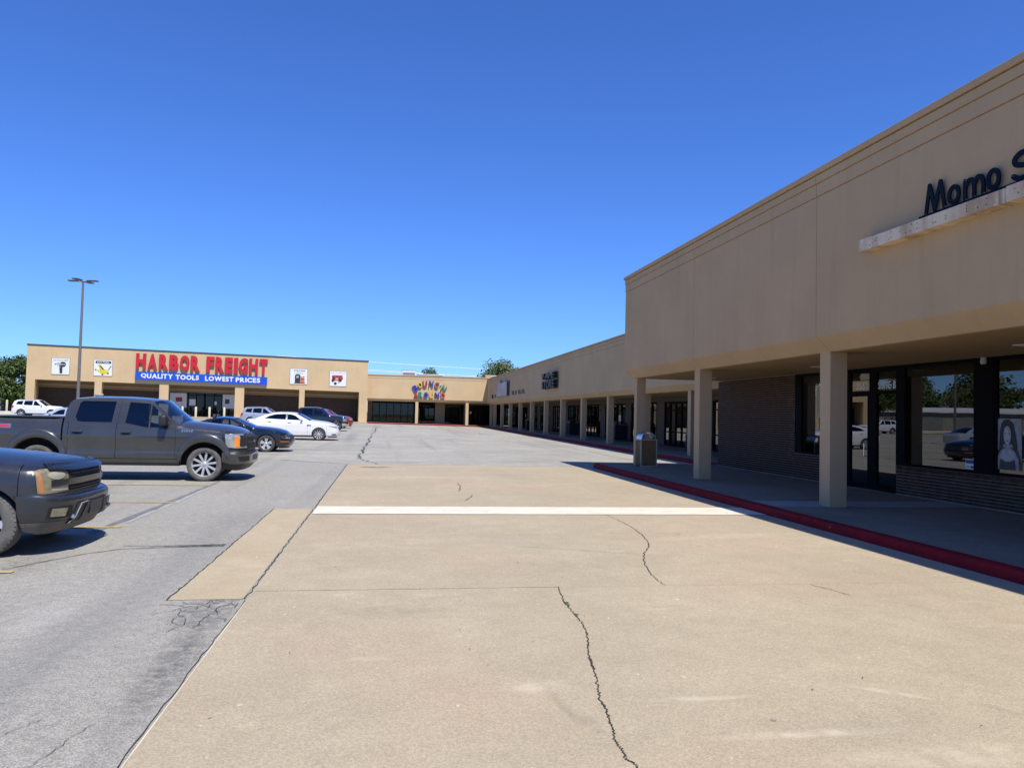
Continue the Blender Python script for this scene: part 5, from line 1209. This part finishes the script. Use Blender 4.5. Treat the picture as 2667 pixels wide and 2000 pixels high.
tb.panel('fog_lamp', [(y_(.63),.545),(y_(.79),.55),(y_(.80),.455),(y_(.65),.45)], LENSO, arc=True, off=.03, t=.02, parent=bp)
tb.panel('fog_recess', [(y_(.56),.57),(y_(.815),.565),(y_(.83),.435),(y_(.54),.43)], UNDER, arc=True, off=.0235, t=.01, parent=bp)
# silver-edged black brush bar across the lower bumper
tb.panel('lower_grille', [(-y_(.52),.40),(-y_(.44),.58),(y_(.44),.58),(y_(.52),.40),(y_(.56),.345),(-y_(.56),.345)], PLAST, both=False, arc=True, off=.045, t=.04, parent=bp)
for sg in (1, -1):
    rim_ = [(sg*y_(.56),.345),(sg*y_(.515),.42),(sg*y_(.445),.578),(sg*y_(.30),.588)]
    MB().tube([tb.pos(q[0], q[1], .055) for q in rim_], .007, 6).build('trim_bar', GREYM, bp, 60)
    tb.panel('strut', [(sg*y_(.30),.58),(sg*y_(.22),.58),(sg*y_(.30),.36),(sg*y_(.38),.36)], PLASTG, both=False, arc=True, off=.058, t=.02, parent=bp)
tb.panel('plate_mount', [(-y_(.17),.57),(y_(.17),.57),(y_(.17),.42),(-y_(.17),.42)], PLASTG, both=False, arc=True, off=.062, t=.02, parent=bp)
for sg in (1, -1): MB().lathe([(0, 0), (.022, .004), (.03, .02)], 12, 'y', tuple(tb.pos(sg*y_(.57), .435, .05))).build('bolt', STEEL, bp, 50)
MB().tube([tb.pos(tb.sx(x), .697, .012) for x in (.53, .49, .46)], .006, 5).build('seam_line', UNDER, tb.root)
tb.mirror(-.95, 1.27, TBM, (.13, .22, .18)); tb.under(.34, .80, .58); tb.seats([-1.5], .85)
tb.wheels((.12, -2.87), .375, .225, .24, dict(n=5, w0=.16, w1=.2), TYRED)
for k in range(2): MB().tube([(-.56-.02*k, .5-.9*k, 1.205), (-.75, .15-.9*k, 1.31), (-.93, -.15-.8*k, 1.40)], .008, 5).build('wiper', PLAST, tb.root)

def saloon(name, label, cat, loc, yaw, paint, sp, cuts, names, sill, wins, wg, outer, ws, roof, back, hood_x, crown, deck=None, wheel=None, lamp=None, extra=None, grille=None, tail=None, mirror_at=None, seats=None, blow=.24, group='cars parked in the lot', wb=(.16, .02)):
    c = Car(name, label, cat, loc, yaw, sp, paint, group)
    body = c.side(cuts, names, sill)
    for b, nm in zip(body, names):
        if nm == 'door':
            for o, sg in zip(b, (-1, 1)):
                xs = [v.co.x for v in o.data.vertices]; x = min(xs)+.17; z = c.zb(x)-.13; p = c.pos(c.sx(x)*(1 if sg < 0 else -1), z)
                link('handle', rbox_mesh('handle', sp.get('handle', paint), .19, .035, .032, .012), o, (x, p.y+sg*.018, z))
    c.panel('sill_trim', [(cuts[0]-sp['arch'][0][2]*.0-.5, sill-.004), (cuts[-1]+.9, sill-.004), (cuts[-1]+.9, sill-.08), (cuts[0]-.5, sill-.08)], PLAST, off=-.02)
    c.glasshouse(outer, wins, wg)
    c.span('windscreen', ws, wg[0] if isinstance(wg, list) else wg, lambda i, m: wb, 10)
    c.span('roof', roof, paint, lambda i, m: ((.06 if i == 0 else 0), .055), 10)
    c.span('rear_window', back, CABG, lambda i, m: (-.08 if i < m-1 else -.04, .02), 10)
    c.hood(hood_x, crown)
    c.span('cowl', [(hood_x+.02, c.zb(hood_x)+.002), (hood_x-.08, c.zb(hood_x)-.01)], PLAST, lambda i, m: (wb[0], crown*.5))
    if deck: c.span('boot_lid', deck, paint, lambda i, m: (0, .04), 10, False)
    c.fascia(cuts[0]+.004, blow, paint); c.fascia(cuts[-1], blow+.1, paint, None, 'rear_fascia', True)
    bsx = c.sx(cuts[0]+.1)
    c.panel('lower_lip', [(-bsx, blow+.0), (bsx, blow), (bsx, blow-.06), (-bsx, blow-.06)], PLAST, both=False, arc=True, off=-.03)
    if grille:
        yy, z0, z1, m = grille; yg = c.sy(yy); g = c.panel('grille', [(-yg, z1), (yg, z1), (yg*.9, z0), (-yg*.9, z0)], m, both=False, arc=True, off=.006, t=.012)[0]
        n = max(2, int((z1-z0)/.05))
        for i in range(1, n): z = z0+(z1-z0)*i/n; c.panel('grille_bar', [(-yg*.92, z+.006), (yg*.92, z+.006), (yg*.92, z-.006), (-yg*.92, z-.006)], sp.get('bar', PLASTG), both=False, arc=True, off=.012, t=.01, parent=g)
    if lamp:
        for poly, mt, nm in lamp(c): c.panel(nm, poly, mt, arc=True, off=.007, t=.012)
    if tail:
        for poly, mt, nm in tail(c): c.panel(nm, poly, mt, off=.007, t=.012)
    if extra: extra(c, body)
    ar = sp['arch']; c.under(sill-.06, max(sill+.3, .72), sp['W']-.36)
    if seats: c.seats(*seats)
    if mirror_at: c.mirror(mirror_at[0], mirror_at[1], sp.get('mirror', paint), (.11, .17, .13))
    c.wheels([a[0] for a in ar], *wheel)
    return c

# --- dark navy coupe
NAVYP = paint_mat('dark_navy_paint', (.006, .010, .022), .25, .16, .04)
saloon('coupe', 'dark navy two-door coupe with silver five-spoke wheels beside the grey pickup', 'coupe', (-4.81, 33.35, gz(-5, 33)), 0, NAVYP,
  dict(cab=(-.55,-3.05), W=.94, xn=.98, xc=.2, p=2.9, xt=-3.80, xr=-3.5, ds=.14, sec=[(.2,.09),(.33,.03),(.45,.01),(.72,.0),(.88,.02),(.98,.06),(1.02,.08),(1.2,.19),(1.33,.29),(1.38,.36)],
    front=[(.2,.14),(.3,.02),(.45,-.04),(.52,-.02),(.62,.05),(.76,.08)], rear=[(.3,.03),(1.0,.05)],
    ztop=[(1.0,.74),(.8,.80),(.4,.875),(0,.925),(-.55,.965),(-1.5,.99),(-2.6,1.02),(-3.9,1.0)], arch=[(0,.345,.385),(-2.72,.345,.385)], r=.10, rk=.9, wi=.015),
  [.42, -.68, -2.0, -3.5], ['fender', 'door', 'quarter_panel'], .26,
  [[(-.95,1.0),(-1.72,1.03),(-1.72,1.30),(-1.5,1.285),(-1.36,1.24)], [(-1.80,1.035),(-2.25,1.05),(-2.12,1.24),(-1.80,1.30)]], [CABL, CABL],
  [(-.55,.968),(-1.5,.992),(-2.6,1.022),(-3.05,1.03),(-2.7,1.15),(-2.35,1.27),(-2.05,1.335),(-1.75,1.35),(-1.5,1.34),(-1.32,1.30)],
  [(-.55,.968),(-.8,1.08),(-1.06,1.19),(-1.32,1.302)], [(-1.32,1.302),(-1.5,1.341),(-1.75,1.351),(-2.05,1.336)], [(-2.05,1.336),(-2.35,1.271),(-2.7,1.151),(-3.05,1.031)], -.55, .085,
  [(-3.05,1.0),(-3.4,1.0),(-3.75,.99)], (.345, .235, .235, dict(n=5, w0=.13, w1=.19, split=(-.16, .16), ph=.3)),
  lambda c: [([(c.sx(.55),.66),(c.sx(.78),.72),(c.sy(.45),.72),(c.sy(.45),.53),(c.sx(.62),.53)], BLK, 'headlight'), ([(c.sy(.80),.69),(c.sy(.60),.70),(c.sy(.60),.56),(c.sy(.80),.56)], LENS, 'lamp'), ([(c.sx(.56),.455),(c.sx(.86),.455),(c.sx(.86),.415),(c.sx(.56),.415)], M('marker_orange', (.45, .13, .03), .3), 'marker_lamp')],
  None, (.42, .52, .70, UNDER), None, (-.95, 1.06), ([-1.75], .62), .22)

# --- white saloon
WPT = paint_mat('white_paint', (.74, .745, .75), .0, .2, .03)
def taurus_extra(c, body):
    c.panel('fender_vent', [(-.42,.86),(-.66,.87),(-.64,.80),(-.44,.80)], PLASTG, off=.006, t=.01)
    c.panel('side_crease', [(-.75,.92),(-3.3,.98),(-3.3,.965),(-.75,.90)], WPT, off=.007, t=.01)
    c.panel('fog_lamp', [(c.sx(.72),.37),(c.sx(.94),.37),(c.sx(.94),.30),(c.sx(.72),.30)], BLK, arc=True, off=.006, t=.01)
    c.panel('pillar_trim', [(-1.83,1.16),(-1.74,1.16),(-1.72,1.46),(-1.80,1.46)], BLK, off=.0, t=.002, green=True)
saloon('saloon_car', 'white four-door saloon with tinted windows, parked nose right past the navy coupe', 'saloon car', (-3.76, 45.35, gz(-4, 45)), 0, WPT,
  dict(cab=(-.5,-3.45), W=.965, xn=1.10, xc=.25, p=2.8, xt=-4.05, xr=-3.8, ds=.2, sec=[(.2,.08),(.3,.03),(.5,.0),(.85,.0),(1.0,.03),(1.12,.07),(1.3,.17),(1.46,.29),(1.50,.34)],
    front=[(.2,.12),(.3,.0),(.48,-.03),(.7,.02),(.85,.07)], rear=[(.3,.03),(.8,.0),(1.1,.08)],
    ztop=[(1.1,.80),(.85,.88),(.45,.965),(0,1.02),(-.5,1.075),(-1.5,1.10),(-3.2,1.15),(-4.1,1.10)], arch=[(0,.345,.39),(-2.98,.345,.39)], r=.10, handle=CHROME),
  [.42, -.62, -1.78, -2.85, -3.8], ['fender', 'door', 'door', 'quarter_panel'], .27,
  [[(-.98,1.11),(-1.74,1.13),(-1.72,1.44),(-1.5,1.42),(-1.30,1.35)], [(-1.82,1.13),(-2.98,1.175),(-2.72,1.32),(-2.4,1.42),(-1.82,1.45)]], [CABG, CABG],
  [(-.5,1.078),(-1.5,1.102),(-3.2,1.152),(-3.45,1.16),(-3.0,1.36),(-2.6,1.47),(-2.2,1.505),(-1.8,1.51),(-1.5,1.50),(-1.25,1.46)],
  [(-.5,1.078),(-.75,1.205),(-1.0,1.335),(-1.25,1.462)], [(-1.25,1.462),(-1.5,1.502),(-1.8,1.512),(-2.2,1.507),(-2.6,1.472)], [(-2.6,1.472),(-3.0,1.362),(-3.45,1.162)], -.5, .08,
  [(-3.45,1.16),(-3.7,1.15),(-4.02,1.11)], (.345, .25, .24, dict(n=10, w0=.05, w1=.075, split=(-.07, .07))),
  lambda c: [([(c.sx(.50),.84),(c.sx(.86),.80),(c.sy(.60),.78),(c.sy(.62),.68),(c.sx(.70),.76)], LENS, 'headlight')], taurus_extra, (.48, .60, .76, BLK),
  lambda c: [([(-3.72,1.06),(-4.0,1.04),(-4.0,.86),(-3.86,.92)], REDL, 'tail_lamp')], (-.95, 1.16), None, .22)

# --- black pickup behind the white saloon
BLKP = paint_mat('black_blue_paint', (.005, .008, .013), 0, .14, .0)
def truck2(c, body):
    c.panel('bed_side', [(-3.0,1.32),(-4.5,1.32)]+c.bottom(-3.0, -4.5, .5), BLKP)
    sbx = c.sx(.45); c.panel('front_bumper', [(-sbx,.62),(sbx,.62),(sbx,.42),(-sbx,.42)], CHROME, both=False, arc=True, off=.06, t=.08)
    c.panel('grille_surround', [(-c.sy(.62),1.05),(c.sy(.62),1.05),(c.sy(.62),1.0),(-c.sy(.62),1.0)], CHROME, both=False, arc=True, off=.02, t=.02)
    c.panel('door_trim', [(-.6,.66),(-2.9,.66),(-2.9,.61),(-.6,.61)], PLAST, off=.012, t=.012)
saloon('pickup_truck', 'black pickup truck with chrome bumper half hidden behind the white saloon', 'pickup truck', (-3.95, 63.1, gz(-4, 63)), 0, BLKP,
  dict(cab=(-.58,-3.0), W=.99, xn=.88, xc=.4, p=3.6, xt=-4.8, xr=-4.5, ds=.25, sec=[(.3,.06),(.5,.01),(.7,.0),(1.1,.01),(1.25,.05),(1.5,.13),(1.78,.25),(1.86,.30)],
    front=[(.4,.0),(.7,.0),(1.1,.06)], rear=[(.4,.0),(1.3,.02)], ztop=[(.95,1.07),(.3,1.14),(-.6,1.2),(-2.98,1.24),(-2.99,1.32),(-5,1.32)], arch=[(0,.39,.47),(-3.5,.39,.47)], r=.08),
  [.43, -.62, -1.8, -2.9], ['fender', 'door', 'door'], .45,
  [[(-.86,1.23),(-1.72,1.25),(-1.70,1.70),(-1.3,1.66)], [(-1.84,1.25),(-2.7,1.27),(-2.65,1.70),(-1.84,1.72)]], [CABL, CABG],
  [(-.58,1.205),(-2.98,1.245),(-2.95,1.6),(-2.8,1.77),(-2.4,1.80),(-1.7,1.81),(-1.4,1.79),(-1.2,1.74)], [(-.58,1.205),(-.8,1.39),(-1.0,1.565),(-1.2,1.742)],
  [(-1.2,1.742),(-1.4,1.792),(-1.7,1.812),(-2.4,1.802),(-2.8,1.772)], [(-2.8,1.772),(-2.95,1.6),(-2.98,1.25)], -.58, .1, None, (.39, .25, .26, dict(n=6, w0=.12, w1=.15)),
  lambda c: [([(c.sx(.52),1.0),(c.sy(.66),1.0),(c.sy(.66),.76),(c.sx(.52),.76)], LENS, 'headlight')], truck2, (.60, .70, .99, PLASTG), None, (-.9, 1.3), None, .5, wb=(.18, .02))

# --- red SUV beyond the black pickup
REDPT = paint_mat('red_paint', (.30, .012, .022), .2, .2, .05)
SUVS = dict(cab=(-.5,-3.65), W=.93, xn=.92, xc=.25, p=3.0, xt=-3.70, xr=-3.4, ds=.25, sec=[(.25,.08),(.4,.02),(.7,.0),(.95,.02),(1.05,.06),(1.3,.15),(1.6,.25),(1.68,.31)],
    front=[(.25,.1),(.4,.0),(.6,-.02),(.95,.08)], rear=[(.4,.0),(.9,.0),(1.6,.2)], ztop=[(.95,.93),(.5,.99),(-.5,1.06),(-2,1.1),(-3.8,1.12)], arch=[(0,.36,.42),(-2.72,.36,.42)], r=.12)
def suv(label, loc, yaw, paint, rails=False, lampm=LENS, **kw):
    def ex(c, body):
        if rails:
            for sg in (1, -1):
                p = [c.pos(sg*c.sx(x), 1.60, .0, True)+Vector((0, 0, .08)) for x in (-1.5, -1.9, -2.5, -3.05)]; MB().tube([p[0]-Vector((0,0,.06))]+p+[p[-1]-Vector((0,0,.06))], .02, 6).build('roof_rail', GREYM, c.root, 40)
        c.panel('cladding', arc_pts(0,.36,.50,10,170)+arc_pts(0,.36,.425,170,10), PLAST if not rails else paint, off=.012, t=.015); c.panel('cladding', arc_pts(-2.72,.36,.50,10,170)+arc_pts(-2.72,.36,.425,170,10), PLAST if not rails else paint, off=.012, t=.015)
    return saloon('sport_utility_vehicle', label, 'SUV', loc, yaw, paint, dict(SUVS), [.42, -.62, -1.7, -2.6, -3.4], ['fender', 'door', 'door', 'quarter_panel'], .34,
      [[(-.95,1.09),(-1.66,1.12),(-1.64,1.56),(-1.45,1.53)], [(-1.75,1.12),(-2.55,1.15),(-2.5,1.56),(-1.74,1.58)], [(-2.66,1.155),(-3.25,1.2),(-3.1,1.50),(-2.6,1.55)]], CABG,
      [(-.5,1.062),(-2,1.102),(-3.6,1.12),(-3.55,1.3),(-3.38,1.53),(-3.2,1.62),(-2.6,1.66),(-1.9,1.67),(-1.5,1.64),(-1.25,1.58)], [(-.5,1.062),(-.75,1.235),(-1.0,1.41),(-1.25,1.582)],
      [(-1.25,1.582),(-1.5,1.642),(-1.9,1.672),(-2.6,1.662),(-3.2,1.622)], [(-3.2,1.622),(-3.38,1.53),(-3.55,1.3),(-3.6,1.125)], -.5, .09, None, (.36, .24, .24, dict(n=5, w0=.12, w1=.16)),
      lambda c: [([(c.sx(.5),.86),(c.sx(.8),.88),(c.sy(.5),.88),(c.sy(.5),.74),(c.sx(.68),.74)], lampm, 'headlight')], ex, (.46, .55, .84, PLAST),
      lambda c: [([(-3.35,1.08),(-3.62,1.08),(-3.62,.80),(-3.45,.84)], REDL, 'tail_lamp')], (-.9, 1.15), None, .26, **kw)
suv('red SUV with its nose showing beyond the black pickup', (-3.95, 71.4, gz(-4, 71)), 0, REDPT)
SILV = paint_mat('silver_paint', (.42, .45, .48), .5, .25, .04)
suv('silver SUV with roof rails behind the white saloon, in front of the tan store', (-9.9, 76, gz(-10, 76)), 0, SILV, True)
WPT2 = paint_mat('white_suv_paint', (.72, .73, .74), 0, .22, .03)
suv('white SUV at the far left of the lot near the grass', (-32.5, 82.6, gz(-32, 82)), 0, WPT2, True)
PALEB = paint_mat('pale_silver_blue_paint', (.46, .52, .60), .3, .2, .03)
saloon('saloon_car', 'pale silver-blue saloon facing left behind the bed of the grey pickup', 'saloon car', (-20.0, 48.9, gz(-20, 49)), math.pi, PALEB,
  dict(cab=(-.45,-3.1), W=.90, xn=.95, xc=.2, p=2.7, xt=-3.75, xr=-3.5, ds=.25, sec=[(.2,.08),(.3,.03),(.5,.0),(.8,.0),(.92,.03),(1.02,.07),(1.2,.16),(1.36,.27),(1.4,.32)],
    front=[(.2,.12),(.3,.0),(.48,-.03),(.75,.06)], rear=[(.3,.03),(.8,.0),(1.0,.08)], ztop=[(1.0,.72),(.4,.88),(-.45,.97),(-1.5,1.0),(-3.0,1.04),(-3.8,1.0)], arch=[(0,.325,.37),(-2.7,.325,.37)], r=.1),
  [.38, -.55, -1.62, -2.55, -3.5], ['fender', 'door', 'door', 'quarter_panel'], .26,
  [[(-.88,1.01),(-1.58,1.035),(-1.56,1.34),(-1.35,1.32),(-1.2,1.26)], [(-1.66,1.035),(-2.65,1.07),(-2.45,1.25),(-2.2,1.32),(-1.66,1.35)]], [CABL, CABG],
  [(-.45,.972),(-1.5,1.002),(-3.0,1.042),(-3.1,1.05),(-2.7,1.27),(-2.4,1.37),(-2.0,1.405),(-1.6,1.41),(-1.35,1.39),(-1.12,1.35)], [(-.45,.972),(-.68,1.1),(-.9,1.226),(-1.12,1.352)],
  [(-1.12,1.352),(-1.35,1.392),(-1.6,1.412),(-2.0,1.407),(-2.4,1.372)], [(-2.4,1.372),(-2.7,1.272),(-3.1,1.05)], -.45, .08, [(-3.1,1.04),(-3.4,1.03),(-3.72,1.0)], (.325, .22, .21, dict(n=7, w0=.07, w1=.09)),
  lambda c: [([(c.sx(.45),.76),(c.sx(.75),.74),(c.sy(.55),.72),(c.sy(.55),.62),(c.sx(.6),.66)], LENS, 'headlight')], None, (.4, .5, .64, PLAST), None, (-.85, 1.08), None, .22)

# scrap on the far pavement edge
lt = rbox_mesh('litter_scrap', M('scrap_bluish', (.35, .40, .45), .6), .3, .2, .12, .03); tag(link('litter_scrap', lt, None, (7.95, 65.4, gz(8, 65)+.06)), 'small pale scrap of litter lying on the asphalt near the low tan shop', 'litter')
